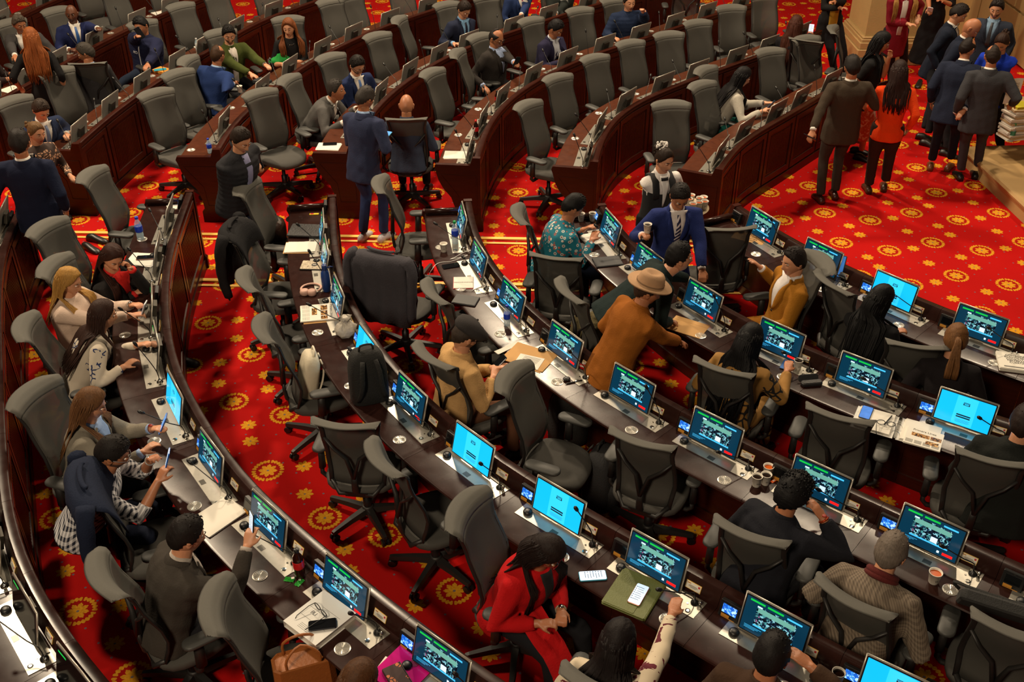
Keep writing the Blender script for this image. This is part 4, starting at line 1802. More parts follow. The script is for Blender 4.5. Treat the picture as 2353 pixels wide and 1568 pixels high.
        for r_, z in ((.080, -.01), (.076, .02), (.070, .038), (.062, .03), (.060, -.01)):
            rings.append([c0 + u * z + (right * math.cos(2 * PI * k / 16) + fw * math.sin(2 * PI * k / 16) * 1.02) * r_ * s - u * .02 * max(0, math.sin(2 * PI * k / 16)) for k in range(16)])
        mb.rings(rings, cap=False)
        mb.build('collar', p.tmat, root, True)
    if p.top[0] in ('jacket', 'coat') and p.shirt:
        mb = MB()
        c0 = hip + u * .485 * s
        rings = []
        for r_, z in ((.098, -.028), (.086, .004), (.075, .028), (.068, .030), (.070, -.01)):
            rings.append([c0 + u * (z - .03 * max(0, math.sin(a))) + (right * math.cos(a) + fw * math.sin(a)) * r_ * s for a in [PI * .9 + PI * 1.2 * k / 14 for k in range(15)]])
        mb.rings(rings, cap=False, closed=False)
        mb.build('jacket_collar', p.tmat, root, True)
    if p.tie:
        tm_ = p.tie if not isinstance(p.tie, tuple) else mat('tie_%d_%d_%d' % tuple(p.tie), p.tie, .5, 0, .15, 200)
        tt = np.linspace(.20, .485, 7)
        patch('tie', tm_, [(t, -(.013 + .016 * (1 - (t - .2) / .295)), .013 + .016 * (1 - (t - .2) / .295)) for t in tt], .014, n=2)
    for e in p.extra:
        k = e[0]
        Mh = p.Mh
        if k == 'glasses':
            mb = MB()
            mb.M = Mh
            col = mat('spectacle_%d_%d_%d' % tuple(e[1]), e[1], .35)
            for sd in (-1, 1):
                ring = [Vector((sd * .033 + .024 * math.cos(a), .104 - .010 * abs(math.cos(a) * sd + 1) / 2, .006 + .018 * math.sin(a))) for a in [2 * PI * q / 14 for q in range(15)]]
                mb.tube(ring, .0022, 5, cap=False)
                mb.tube([(sd * .056, .098, .010), (sd * .079, .05, .010), (sd * .083, -.01, .004)], .0020, 5)
            mb.tube([(-.010, .107, .010), (.010, .107, .010)], .002, 5)
            mb.build('spectacles', col, root, True)
        elif k == 'fedora':
            mb = MB()
            mb.M = Mh @ Matrix.Translation((0, -.006, .052)) @ Matrix.Rotation(R(4), 4, 'X')
            n = 28
            rings = []
            for r_, z, yy in ((.093, .0, 1.15), (.155, -.004, 1.10), (.160, .006, 1.10), (.158, .010, 1.10), (.097, .008, 1.15), (.093, .035, 1.15), (.086, .080, 1.12), (.070, .105, 1.1), (.040, .104, 1.25), (.012, .088, 1.6)):
                rings.append([Vector((r_ * math.cos(a) * (1 - (.18 * max(0, math.sin(a)) if z > .06 else 0)), r_ * yy * math.sin(a), z + (.016 * math.cos(a) ** 2 if .15 < r_ else 0))) for a in [2 * PI * q / n for q in range(n)]])
            mb.rings(rings)
            hh = mb.build('hat', mat('felt_%d' % e[1][0], e[1], .9, 0, .06, 30, .2, 200), root, True)
            mb = MB()
            mb.M = Mh @ Matrix.Translation((0, -.006, .052)) @ Matrix.Rotation(R(4), 4, 'X')
            mb.rings([[Vector((r_ * math.cos(a), r_ * 1.155 * math.sin(a), z)) for a in [2 * PI * q / n for q in range(n)]] for r_, z in ((.0955, .009), (.0955, .030))], cap=False)
            mb.build('hat_band', mat('felt_band', tuple(int(c * .72) for c in e[1]), .8), hh, True)
        elif k == 'flatcap':
            mb = MB()
            mb.M = Mh @ Matrix.Translation((0, .010, .042)) @ Matrix.Rotation(R(-6), 4, 'X') @ Matrix.Scale(1.16, 4)
            n = 24
            rings = []
            for r_, z, yy, sh_ in ((.086, -.012, 1.22, 0), (.100, .010, 1.22, .004), (.104, .036, 1.20, .008), (.090, .062, 1.2, .004), (.055, .078, 1.2, 0), (.01, .083, 1.2, 0)):
                rings.append([Vector((r_ * math.cos(a), r_ * yy * math.sin(a) + sh_, z - (.02 * max(0, math.sin(a)) if z > .02 else 0))) for a in [2 * PI * q / n for q in range(n)]])
            mb.rings(rings)
            mb.rings([[Vector((x * w, .100 + y_, zz - .015)) for x in np.linspace(-1, 1, 9)] for w, y_, zz in ((.07, -.03, .008), (.075, .0, .006))], cap=False, closed=False)
            mb.rings([[Vector((.072 * math.cos(a), .085 + .055 * max(0, math.sin(a)), z)) for a in [PI * q / 10 for q in range(11)]] for z in (-.004, .006)], cap=True)
            mb.ball((0, 0, .084), .008, 6)
            mb.build('flat_cap', mat('wool_cap', e[1], .95, 0, .1, 60, .3, 200), root, True)
        elif k == 'scrunchie':
            mb = MB()
            q = p.Mh @ Vector((0, -.075, .105))
            rnd = random.Random(3)
            for j in range(60):
                a = rnd.uniform(0, 2 * PI)
                b = rnd.uniform(-1, 1)
                mb.ball(q + Vector((math.cos(a) * .045, math.sin(a) * .038, b * .030)), .011, 5)
            mb.build('hair_cover', mat('white_gauze', (225, 220, 215), .9), root, True)
        elif k == 'scarf':
            mb = MB()
            for j, (r_, z) in enumerate(((.080, .0), (.076, .022))):
                ring = [hip + u * (.50 * s + z) + (right * math.cos(a) + fw * math.sin(a)) * r_ - u * .012 * math.sin(a) for a in [2 * PI * q / 18 for q in range(19)]]
                mb.tube(ring, .020, 8, cap=False)
            mb.build('scarf', mat('scarf_wool', e[1], .95, 0, .15, 60, .3, 200), root, True)
        elif k == 'watch':
            S, E_, W, d, sd = p.arms[e[1]]
            mb = MB()
            c = E_.lerp(W, 1.0) - d * .004
            a_ = d.cross(Vector((0, 0, 1))).normalized()
            b_ = d.cross(a_)
            mb.tube([c + (a_ * math.cos(t) + b_ * math.sin(t)) * .029 for t in [2 * PI * q / 14 for q in range(15)]], .006, 5, cap=False)
            mb.ball(c + Vector((0, 0, .030)), (.016, .016, .006), 10, mi=1)
            mb.build('wristwatch' if len(e) < 4 else 'bracelet', [mat('strap_%d' % e[2][0], e[2], .3, .5 if e[2][0] > 120 else 0), CHROME if len(e) < 4 else mat('bead_red', (150, 40, 20), .5)], root, True)
        elif k == 'necklace':
            mb = MB()
            mb.tube([hip + u * (.50 - .06 * max(0, math.sin(a)) ** 1.0) * s + (right * math.cos(a) * .07 + fw * (math.sin(a) * .075 + .028 * max(0, math.sin(a)))) for a in [2 * PI * q / 20 for q in range(21)]], .0025, 4, cap=False)
            mb.build('necklace', CHROME, root, True)
        elif k == 'zip':
            patch('zip', mat('zip_white', e[1], .5), [(t, -.006, .006) for t in np.linspace(-.03, .50, 10)], .006, n=1)
        elif k == 'panel':       # open front of a coat or inner blouse
            c_ = mat('inner_%d_%d_%d' % tuple(e[1]), e[1], .8)
            w0, w1, t0 = e[2], e[3], e[4]
            patch('blouse', c_, [(t, -(w0 + (w1 - w0) * (t - t0) / (.515 - t0)), (w0 + (w1 - w0) * (t - t0) / (.515 - t0))) for t in np.linspace(t0, .515, 9)], .005)
        elif k == 'vest':
            vm = mat('waistcoat', e[1], .85)
            mb = MB()
            N_ = 28
            rings = []
            for t, rx, ry in ((-.07, .168, .142), (-.02, .160, .136), (.10, .142, .124), (.20, .140, .124), (.28, .148, .130), (.34, .152, .130)):
                rings.append([hip + u * (t * s) + (right * rx * math.cos(a) + fw * ry * math.sin(a)) * s for a in [2 * PI * q / N_ for q in range(N_)]])
            mb.rings(rings, cap=False)
            for sd in (-1, 1):
                mb.tube([hip + u * .30 * s + right * sd * .075 + fw * .118, hip + u * .38 * s + right * sd * .085 + fw * .115, hip + u * .45 * s + right * sd * .08 + fw * .075, hip + u * .49 * s + right * sd * .075, hip + u * .45 * s + right * sd * .075 - fw * .075, hip + u * .30 * s + right * sd * .07 - fw * .120], .034, 8, flat=.35, up=tuple(fw))
            mb.build('waistcoat', vm, root, True)
            patch('shirt_front', mat('shirt_w', (222, 218, 214), .8), [(t, -.004 - .035 * (t - .2) / .3, .004 + .035 * (t - .2) / .3) for t in np.linspace(.2, .5, 8)], .016)
            patch('bow', vm, [(.465, -.035, .035), (.49, -.035, .035)], .022, n=2)
        elif k == 'text':
            cu = bpy.data.curves.new('lettering', 'FONT')
            cu.body = e[1]
            cu.size = .045
            cu.extrude = .001
            o = bpy.data.objects.new('lettering', cu)
            COL.objects.link(o)
            o.parent = root
            bpy.context.view_layer.update()
            me_ = bpy.data.meshes.new_from_object(o.evaluated_get(bpy.context.evaluated_depsgraph_get()))
            bpy.data.objects.remove(o)
            me_.materials.append(mat('print_white', (225, 225, 225), .6))
            c0 = hip + u * e[3] * s + right * e[2]
            hit = surf().ray_cast(c0 + fw * .3, -fw)[0] or (c0 + fw * .13)
            for v in me_.vertices:
                x, y = v.co.x - .03, v.co.y
                q = hip + u * (e[3] * s + y) + right * (e[2] + x * -1 * -1)
                h2 = surf().ray_cast(q + fw * .3, -fw)[0] or (q + fw * .13)
                v.co = h2 + fw * (.004 + v.co.z)
            o = bpy.data.objects.new('lettering', me_)
            COL.objects.link(o)
            o.parent = root
        elif k == 'shawl':
            # loose red wrap: two falling panels with a fringe
            mb = MB()
            rnd = random.Random(4)
            c0 = hip + u * .43
            for sd in (1,):
                base_ = [hip + right * (sd * .10 + .03 * q) + fw * .16 + u * (.30 - .36 * w) for q in range(2) for w in (0, 1)]
            rows_ = []
            for j in range(8):
                t = j / 7
                rows_.append([hip + u * (.18 - .10 * t) + Vector((.08 + .05 * t + .12 * w, .16 + .34 * t, .02 - .05 * t - .25 * max(0, t - .75))) + Vector((0, 0, .012 * math.sin(w * 9 + t * 5))) for w in np.linspace(-.5, 1, 8)])
            mb.rings(rows_, cap=False, closed=False)
            last = rows_[-1]
            for j in range(26):
                q = last[0].lerp(last[-1], j / 25)
                mb.tube([q, q + Vector((rnd.uniform(-.01, .01), .02, -.05)), q + Vector((rnd.uniform(-.02, .02), .02, -.10))], [.003, .0025, .001], 4)
            mb.build('wrap', p.tmat, root, True)


NAVY = (28, 33, 56)
BLK = (24, 23, 24)
BRN = (46, 28, 18)
WHT = (222, 216, 208)
LBLUE = (150, 178, 215)
STRIPE = cloth_pattern('striped_tie', 'blotch', (28, 30, 66), (190, 185, 190), .5, .01)
nt = STRIPE.node_tree
wv = nt.nodes.new('ShaderNodeTexWave')
wv.inputs['Scale'].default_value = 14
wv.bands_direction = 'DIAGONAL'
tc_ = nt.nodes.new('ShaderNodeTexCoord')
nt.links.new(tc_.outputs['Object'], wv.inputs['Vector'])
cr_ = nt.nodes.new('ShaderNodeValToRGB')
cr_.color_ramp.interpolation = 'CONSTANT'
cr_.color_ramp.elements[0].color = (*lin((28, 30, 66)), 1)
cr_.color_ramp.elements[1].position = .62
cr_.color_ramp.elements[1].color = (*lin((205, 195, 200)), 1)
nt.links.new(wv.outputs['Fac'], cr_.inputs[0])
nt.links.new(cr_.outputs[0], nt.nodes['Principled BSDF'].inputs['Base Color'])
GING = cloth_pattern('gingham', 'gingham', (22, 26, 44), (215, 213, 215))
TURQ = cloth_pattern('turquoise_print', 'dots', (14, 112, 132), [(205, 200, 190), (170, 80, 62)])
MUST = cloth_pattern('mustard_print', 'band', (150, 108, 48), (26, 22, 20), scale=.9)
EMBR = cloth_pattern('embroidered_white', 'band', (198, 186, 168), (32, 46, 88), scale=1.5)
EMBR2 = cloth_pattern('cream_maroon', 'blotch', (205, 190, 165), (92, 18, 36), scale=.35)
FLOR = cloth_pattern('orange_floral', 'blotch', (176, 82, 34), (205, 185, 165), scale=.7)
BLPR = cloth_pattern('brown_print', 'leaf', (52, 36, 30), (196, 150, 118), scale=1.6)
HOUND = cloth_pattern('houndstooth', 'gingham', (84, 72, 60), (120, 106, 90), scale=2.1)

P_ = person
# ---- far block, seen from the front
P_('smiling bald man in a navy suit and blue tie waving at far left', (165, 32), 300, hpitch=-2, skin='dark', hair=('bald', (10, 10, 10)), top=('jacket', (30, 38, 78)), shirt=WHT, tie=(40, 85, 150), hands=((234, 66, 1.12), (165, 113, .80)), fat=1.08, hyaw=-20)
P_('grey-haired man in a grey suit leaning on the far left desk', (44, 55), 285, lean=14, hair=('grey', (88, 78, 68)), top=('jacket', (62, 60, 60)), shirt=WHT, hands=((118, 128, .80), (42, 150, .84)), fat=1.05, hyaw=30)
P_('woman with long copper hair standing with her back turned at far left', (72, 88), 112, 'stand', feet=(85, 335), woman=True, hair=('long', (150, 82, 36)), hl=.34, top=('dress', BLK), bare='elbow', skin='light', hands=((50, 205, .92), None), lean=3, s=.97)
P_('grey-haired man turned left behind a mesh chair at far left', (198, 122), 120, hyaw=65, hair=('grey', (66, 60, 54)), top=('jacket', (50, 48, 50)), shirt=LBLUE, fat=1.05)
P_('man in a navy windbreaker with white zip holding a phone to his face', (325, 60), 250, lean=2, side_=-5, hroll=12, hair=('short', BLK), top=('puffer', (30, 34, 62)), bottom=('trousers', (42, 52, 70)), hands=((332, 160, .82), (318, 80, 1.20)), fat=1.12, extra=(('zip', (205, 205, 205)), ('text', 'CSR', .05, .30), ('watch', 0, (25, 25, 25))))
P_('man in a navy suit writing at the left end of the far desk', (94, 252), 318, lean=20, hpitch=-32, skin='light', hair=('grey', (60, 48, 40)), top=('jacket', (34, 44, 70)), shirt=WHT, tie=(105, 120, 150), hands=((152, 312, .80), (172, 300, .80)))
P_('laughing woman in a brown patterned dress talking to the navy blazer man', (84, 306), 335, 'stand', feet=(215, 560), s=.92, woman=True, hair=('bun', (120, 88, 54)), top=('dress', (60, 40, 30), BLPR), skin='light', hands=((165, 410, 1.0), None), hpitch=-8, hyaw=-10, fat=1.15)
P_('man in a navy blazer with his back turned at the left edge', (45, 330), 100, 'stand', feet=(158, 615), s=1.03, lean=-4, hair=('short', (40, 34, 32)), top=('jacket', (26, 32, 54)), shirt=WHT, bottom=('trousers', (30, 40, 64)), hands=((-10, 470, .95), None), fat=1.08)
P_('man in a bright blue suit with thinning hair seen from behind', (500, 128), 70, lean=14, side_=8, hair=('balding', (70, 46, 28)), top=('jacket', (32, 52, 100)), shirt=LBLUE, hands=(None, (538, 188, .85)), fat=1.05)
P_('bearded man in an olive green jacket over a white shirt', (526, 80), 305, lean=6, skin='light', hair=('short', (22, 18, 16)), beard=True, top=('coat', (66, 74, 32)), extra=(('panel', (215, 205, 195), .03, .055, .0), ('watch', 0, (150, 150, 150))), hands=((614, 152, .85), (588, 176, .72)), hyaw=-15)
P_('woman with auburn hair and black top sitting with folded arms', (664, 64), 290, hyaw=-25, woman=True, skin='light', hair=('long', (132, 74, 38)), hl=.22, top=('sweater', BLK), bare='elbow', hands=((668, 142, .80), (656, 148, .80)), extra=(('necklace',),), hpitch=-6)
P_('man in a grey suit leaning over towards his neighbour', (772, 208), 352, lean=38, hpitch=12, hair=('grey', (58, 52, 48)), top=('jacket', (84, 82, 80)), shirt=WHT, hands=((825, 245, .84), (800, 275, .84)), fat=1.1)
P_('bearded man in a navy suit and thick black glasses', (820, 150), 312, lean=14, hpitch=-28, skin='light', hair=('short', (30, 24, 20)), beard=True, top=('jacket', (28, 40, 76)), shirt=WHT, tie=(84, 120, 180), hands=((868, 214, .82), (862, 222, .82)), extra=(('glasses', (15, 15, 15)),))
P_('grey-haired man in a navy blazer and jeans standing with his phone', (838, 228), 62, 'stand', feet=(858, 552), lean=8, hpitch=-30, hair=('grey', (62, 56, 52)), top=('jacket', (48, 54, 80)), shirt=LBLUE, bottom=('trousers', (36, 50, 86)), hands=((872, 312, 1.12), (888, 322, 1.10)), shoes=(190, 185, 190), hyaw=-10)
P_('bald tanned man seen from behind over a mesh chair', (934, 243), 88, hair=('bald', BLK), skin='mid', top=('jacket', (52, 60, 78)), lean=10, fat=1.1, hands=(None, None), extra=(('glasses', (90, 90, 90)),))
P_('young man in a black quilted jacket with arms on a chair back', (553, 322), 330, 'stand', feet=(622, 590), lean=14, hpitch=-24, skin='light', hair=('short', (44, 32, 24)), top=('puffer', (40, 40, 44)), extra=(('panel', (130, 130, 165), .02, .04, .05),), bottom=('trousers', (30, 42, 66)), hands=((596, 384, 1.15), (578, 392, 1.12)), hyaw=-8, fat=1.05, curl=(.9, .9))
P_('dark-haired man in a navy suit with patterned tie reading at a back desk', (1066, 22), 312, lean=14, hpitch=-32, skin='light', hair=('short', (44, 32, 26)), top=('jacket', (32, 38, 58)), shirt=(120, 165, 205), tie=(22, 28, 50), hands=((1066, 98, .80), (1050, 100, .80)))
P_('balding man in a dark suit and glasses looking at his phone', (1140, 88), 325, lean=2, hpitch=-22, skin='mid', hair=('balding', (36, 30, 28)), top=('jacket', (44, 40, 38)), shirt=(160, 178, 215), hands=((1186, 147, .98), (1118, 205, .66)), extra=(('glasses', (20, 20, 20)),), fat=1.22)
P_('man in a dark purple suit with pink pocket square leaning on a desk', (1276, 66), 318, lean=18, hpitch=-30, hair=('short', (20, 16, 18)), top=('jacket', (36, 34, 58)), shirt=(185, 190, 200), hands=((1308, 145, .80), (1300, 140, .80)), hyaw=15)
P_('man in a blue suit and pink tie with head above the picture', (1196, -34), 300, top=('jacket', (36, 52, 92)), shirt=WHT, tie=(190, 120, 140), hands=((1190, 50, .80), None))
P_('man in an open dark jacket and grey shirt at the back', (1292, -38), 290, top=('jacket', (34, 38, 36)), shirt=(150, 150, 148), extra=(('panel', (150, 150, 148), .05, .06, .0),), hands=((1270, 38, .80), (1310, 36, .80)), fat=1.15)
P_('man in a navy quilted jacket holding a hand to his ear', (1446, 6), 285, lean=3, hpitch=-2, skin='light', hair=('short', (40, 32, 28)), top=('puffer', (28, 40, 66)), hands=((1476, 22, 1.20), (1416, 88, .80)), fat=1.12)
P_('woman with long black hair in a cream blazer using a phone', (1705, 178), 8, lean=24, hpitch=-14, woman=True, skin='light', hair=('long', (18, 14, 16)), hl=.34, top=('jacket', (178, 172, 160)), bottom=('trousers', (16, 76, 68)), hands=((1770, 236, .88), (1762, 250, .86)), shirt=None)
P_('woman with long auburn hair seen from behind holding a pink phone', (1828, 58), 62, lean=6, woman=True, hair=('long', (74, 34, 20)), hl=.42, top=('sweater', (24, 22, 26)), hands=(None, (1862, 74, .95)))
P_('person in a yellow blouse and dark jacket holding a cup at top', (1930, -62), 272, 'stand', feet=(1930, 190), woman=True, hair=('long', BLK), top=('coat', (24, 22, 22)), extra=(('panel', (176, 130, 24), .06, .07, -.12),), hands=((1912, 4, 1.28), (1940, 18, 1.18)), lean=4)
P_('blonde woman in a dark red coat standing by the stone pillar', (2086, -32), 268, 'stand', feet=(2076, 190), woman=True, skin='light', hair=('long', (176, 128, 66)), hl=.3, top=('coat', (118, 18, 32)), extra=(('panel', (200, 190, 180), .03, .04, .0),), hands=((2108, 46, 1.12), (2098, 56, 1.1)))
P_('woman in a black top and orange floral skirt drinking from a cup', (2024, 98), 330, 'stand', feet=(1978, 345), woman=True, hair=('long', (18, 15, 17)), hl=.34, top=('sweater', BLK), bare='short', bottom=('skirt', (176, 82, 34), FLOR), hands=((2046, 122, 1.50), None), hyaw=20, shoes=(15, 14, 14), lean=4)
P_('man in a brown suit with his back turned holding a phone', (1958, 155), 92, 'stand', feet=(1900, 460), hair=('short', (38, 32, 30)), top=('jacket', (62, 52, 42)), shirt=WHT, bottom=('trousers', (54, 46, 40)), hands=((1862, 314, .92), (2004, 228, 1.10)), fat=1.12, shoes=(60, 22, 12), lean=-2)
P_('woman in a bright orange sweater with long brown hair, back turned', (2066, 165), 80, 'stand', feet=(2012, 438), woman=True, hair=('long', (44, 24, 20)), hl=.27, top=('sweater', (226, 66, 16)), bottom=('wide', (48, 32, 26)), hands=((2030, 225, 1.1), None), s=.97, fat=1.1, shoes=(66, 40, 24), lean=0)
P_('young man in a navy suit bending over the group at right', (2202, 32), 330, 'stand', feet=(2122, 330), lean=12, hpitch=-25, skin='light', hair=('short', (34, 26, 24)), top=('jacket', (24, 30, 44)), shirt=WHT)
P_('bald man in a navy jacket looking down in the group', (2232, 64), 330, 'stand', feet=(2165, 350), lean=14, hpitch=-35, hair=('bald', BLK), skin='mid', top=('jacket', (24, 30, 46)), shirt=WHT)
P_('man in glasses and navy suit leaning in with his back turned', (2222, 112), 62, 'stand', feet=(2158, 388), lean=16, hpitch=-20, hair=('balding', (34, 24, 20)), top=('jacket', (28, 34, 52)), shirt=WHT, bottom=('trousers', (24, 28, 38)), hands=(None, (2208, 262, .95)), extra=(('glasses', (15, 15, 15)),), shoes=(110, 62, 34), hyaw=-25, fat=1.08)
P_('balding man in a grey suit holding papers, back turned', (2280, 130), 80, 'stand', feet=(2222, 408), lean=6, hpitch=-10, hair=('balding', (44, 34, 28)), top=('jacket', (54, 54, 58)), shirt=WHT, bottom=('trousers', (56, 56, 62)), hands=(None, (2322, 242, 1.0)), shoes=(18, 18, 18), fat=1.08)
P_('dark-haired man in a slate suit and light blue shirt facing left', (2290, 20), 240, 'stand', feet=(2255, 300), hair=('short', (36, 28, 26)), skin='light', beard=True, top=('jacket', (44, 50, 64)), shirt=(130, 160, 190), tie=(60, 60, 66), lean=2)
P_('woman in a royal blue blouse looking down beside the wall', (2302, 98), 235, 'stand', feet=(2275, 360), woman=True, hair=('bun', (50, 30, 22)), top=('sweater', (22, 52, 170)), hands=((2245, 130, 1.2), None), hpitch=-32, lean=8, bare=None)
P_('dark-clothed woman raising an arm beside the pillar', (2170, -70), 250, 'stand', feet=(2150, 230), woman=True, hair=('long', BLK), top=('dress', (18, 16, 18)), hands=((2160, 0, 1.2), (2136, 66, .95)), bare='elbow')
# ---- in the middle
P_('waitress in white shirt and black waistcoat with a white hair cover', (1526, 368), 290, 'stand', feet=(1508, 640), woman=True, skin='light', hair=('bun', (44, 30, 22)), top=('shirt', (214, 208, 204)), shirt=(220, 216, 212), hands=((1496, 466, 1.0), (1585, 455, 1.0)), extra=(('scrunchie',), ('vest', (24, 24, 26))), bottom=('trousers', (20, 20, 22)), hpitch=-12, hyaw=12, s=.97, curl=(.7, .7))
P_('man in a bright navy suit and striped tie standing with a cup', (1562, 450), 278, 'stand', feet=(1556, 740), skin='mid', hair=('short', (30, 24, 22)), top=('jacket', (32, 44, 98)), shirt=(214, 206, 204), tie=STRIPE, bottom=('trousers', (30, 42, 92)), hands=((1614, 636, .92), (1482, 540, 1.26)), hpitch=-34, lean=12, s=.97, curl=(1.2, .7))
P_('man in a turquoise flowered shirt writing at his desk', (1316, 476), 18, lean=22, hpitch=-30, fat=1.18, hair=('short', (20, 18, 18)), top=('shirt', (14, 112, 132), TURQ), shirt=None, bottom=('trousers', (26, 34, 52)), hands=((1352, 522, .88), (1366, 540, .84)))
P_('dark-haired man in a dark green sweater bending over a desk', (1560, 592), 8, 'stand', feet=(1400, 790), lean=50, hpitch=10, hair=('short', (20, 18, 20)), skin='light', top=('sweater', (26, 38, 38)), hands=((1615, 650, .82), (1545, 738, .80)), fat=1.08)
P_('man in a tan felt hat and camel coat bending to the desk', (1488, 668), 22, 'stand', feet=(1425, 920), lean=24, hpitch=-14, s=.94, hair=('grey', (60, 40, 30)), top=('coat', (142, 82, 24)), hands=(None, (1580, 792, .86)), extra=(('fedora', (168, 132, 98)),), fat=1.12, hyaw=-20)
P_('smiling man in a mustard suit reaching out his arm', (1824, 602), 192, lean=-6, hpitch=-8, skin='light', hair=('short', (34, 26, 24)), top=('jacket', (150, 98, 26)), shirt=(218, 212, 210), bottom=('trousers', (142, 92, 26)), hands=(None, (1738, 606, .98)), hyaw=8, curl=(.5, .3))
P_('long-haired woman in a black leather jacket at the innermost row', (2022, 690), 50, lean=16, hpitch=-16, hyaw=-25, woman=True, hair=('long', (12, 11, 13)), hl=.40, top=('jacket', (20, 20, 22)), hands=((2068, 760, .80), None), skin='mid')
P_('long-haired woman in a mustard printed shawl at the second row', (1722, 782), 52, lean=20, hpitch=-22, woman=True, hair=('long', (12, 11, 14)), hl=.46, top=('coat', (150, 108, 48), MUST), bottom=('wide', (150, 108, 48), MUST), hands=(None, (1812, 838, .84)), fat=1.15)
P_('blonde woman with a ponytail above a mesh chair at right', (2196, 782), 72, lean=14, hpitch=-16, woman=True, skin='light', hair=('pony', (122, 82, 46)), hl=.2, top=('sweater', (30, 26, 28)))
P_('bearded man in a grey flat cap and tan jacket holding a phone', (1070, 772), 28, lean=10, hpitch=-32, skin='light', hair=('short', (60, 48, 40)), beard=True, top=('jacket', (192, 152, 100)), shirt=None, bottom=('trousers', (104, 68, 48)), hands=((1150, 842, .86), (1140, 850, .84)), extra=(('flatcap', (44, 40, 40)), ('glasses', (30, 30, 30))), fat=1.1)
# ---- left column
P_('brown-haired woman in a black blazer and red blouse resting her head', (258, 592), 340, lean=16, side_=10, hroll=-10, hpitch=-24, woman=True, skin='light', hair=('long', (60, 32, 24)), hl=.34, top=('jacket', (34, 32, 32)), shirt=(205, 24, 18), hands=((292, 606, 1.10), (326, 662, .80)), fat=1.1, curl=(1.0, .7), hyaw=-30)
P_('blonde woman in a cream coat holding a phone', (158, 648), 352, lean=4, hpitch=-18, woman=True, skin='light', hair=('long', (190, 142, 72)), hl=.22, top=('coat', (206, 182, 165)), hands=((312, 700, .92), (318, 722, .90)), fat=1.12, extra=(('watch', 0, (170, 165, 155)),))
P_('woman with long brown hair in an embroidered white sweater', (236, 725), 28, lean=28, hpitch=-6, woman=True, hair=('long', (58, 36, 28)), hl=.36, top=('sweater', (198, 186, 168), EMBR), hands=((330, 790, .80), (300, 832, .80)), fat=1.12, skin='light')
P_('woman with long highlighted hair in a grey coat using a phone', (208, 930), 8, lean=14, hpitch=-20, woman=True, skin='light', hair=('long', (112, 76, 46)), hl=.30, top=('coat', (122, 116, 104)), shirt=(140, 165, 205), hands=((362, 984, .90), (345, 1026, .88)), fat=1.12, extra=(('watch', 0, (120, 70, 30), 1),))
P_('man in a blue and white checked shirt typing on a phone', (258, 1042), 12, lean=30, hpitch=-22, hair=('short', (30, 24, 22)), beard=True, top=('shirt', (120, 120, 130), GING), bare='elbow', hands=((348, 1052, .98), (374, 1086, .95)), fat=1.22, extra=(('glasses', (120, 120, 125)), ('watch', 0, (160, 155, 150))), curl=(.8, .8), bottom=('trousers', (30, 36, 54)))
P_('man in a charcoal suit holding up a phone, back turned', (428, 1232), 32, lean=20, hpitch=-14, skin='light', hair=('short', (28, 22, 20)), top=('jacket', (58, 53, 48)), shirt=(170, 160, 150), hands=((470, 1400, .72), (574, 1232, 1.02)), fat=1.22, curl=(.6, .8))
# ---- foreground
P_('woman in a red cape and red glasses with clasped hands', (1252, 1268), 318, lean=22, hpitch=-38, hyaw=18, woman=True, skin='mid', hair=('long', (34, 22, 20)), hl=.30, top=('coat', (176, 14, 18)), bottom=('trousers', (26, 26, 30)), hands=((1290, 1418, .74), (1262, 1432, .74)), extra=(('glasses', (150, 24, 30)), ('panel', (20, 20, 22), .015, .045, .25), ('watch', 0, (190, 175, 150)), ('shawl',)), fat=1.25, curl=(.9, .9))
P_('dark-haired woman in a cream and maroon blouse touching a monitor', (1420, 1478), 62, lean=20, hpitch=-12, woman=True, hair=('long', (26, 18, 18)), hl=.2, top=('sweater', (205, 190, 165), EMBR2), hands=(None, (1552, 1388, 1.0)), fat=1.15, curl=(.5, .3))
P_('short-haired man in a brown jacket resting his face on a hand', (1772, 1508), 58, lean=16, hpitch=-12, hair=('short', (24, 20, 20)), top=('coat', (60, 42, 30)), shirt=None, hands=(None, (1838, 1512, 1.18)), fat=1.15)
P_('person with curly tied-back hair in a black jacket by three cups', (1820, 1138), 38, lean=20, hpitch=-22, hair=('curly', (18, 16, 18)), top=('coat', (26, 27, 34)), hands=(None, (1878, 1172, 1.08)), fat=1.15, extra=(('watch', 1, (170, 60, 15), 1),))
P_('grey-haired man in a checked tweed jacket and dark red scarf', (2046, 1272), 52, lean=30, hpitch=-14, skin='light', hair=('grey', (120, 108, 98)), top=('jacket', (104, 92, 78), HOUND), hands=((1930, 1330, .82), None), extra=(('scarf', (84, 20, 18)), ('glasses', (60, 50, 45))), fat=1.2)
P_('person in a black coat cut by the right edge', (2352, 975), 60, lean=12, hair=('short', (40, 26, 22)), top=('coat', (24, 26, 24)), fat=1.3, skin='light')
P_('brown-haired person at the bottom edge beside the white binder', (822, 1572), 52, lean=22, hpitch=-20, woman=True, hair=('long', (84, 52, 28)), hl=.2, top=('sweater', (60, 50, 44)))
P_('person in dark sleeves cut by the left edge at far left', (-42, 108), 350, lean=14, hair=('short', BLK), top=('sweater', (44, 34, 34)), hands=((28, 168, .84), (32, 178, .84)), woman=True)
finish_people()

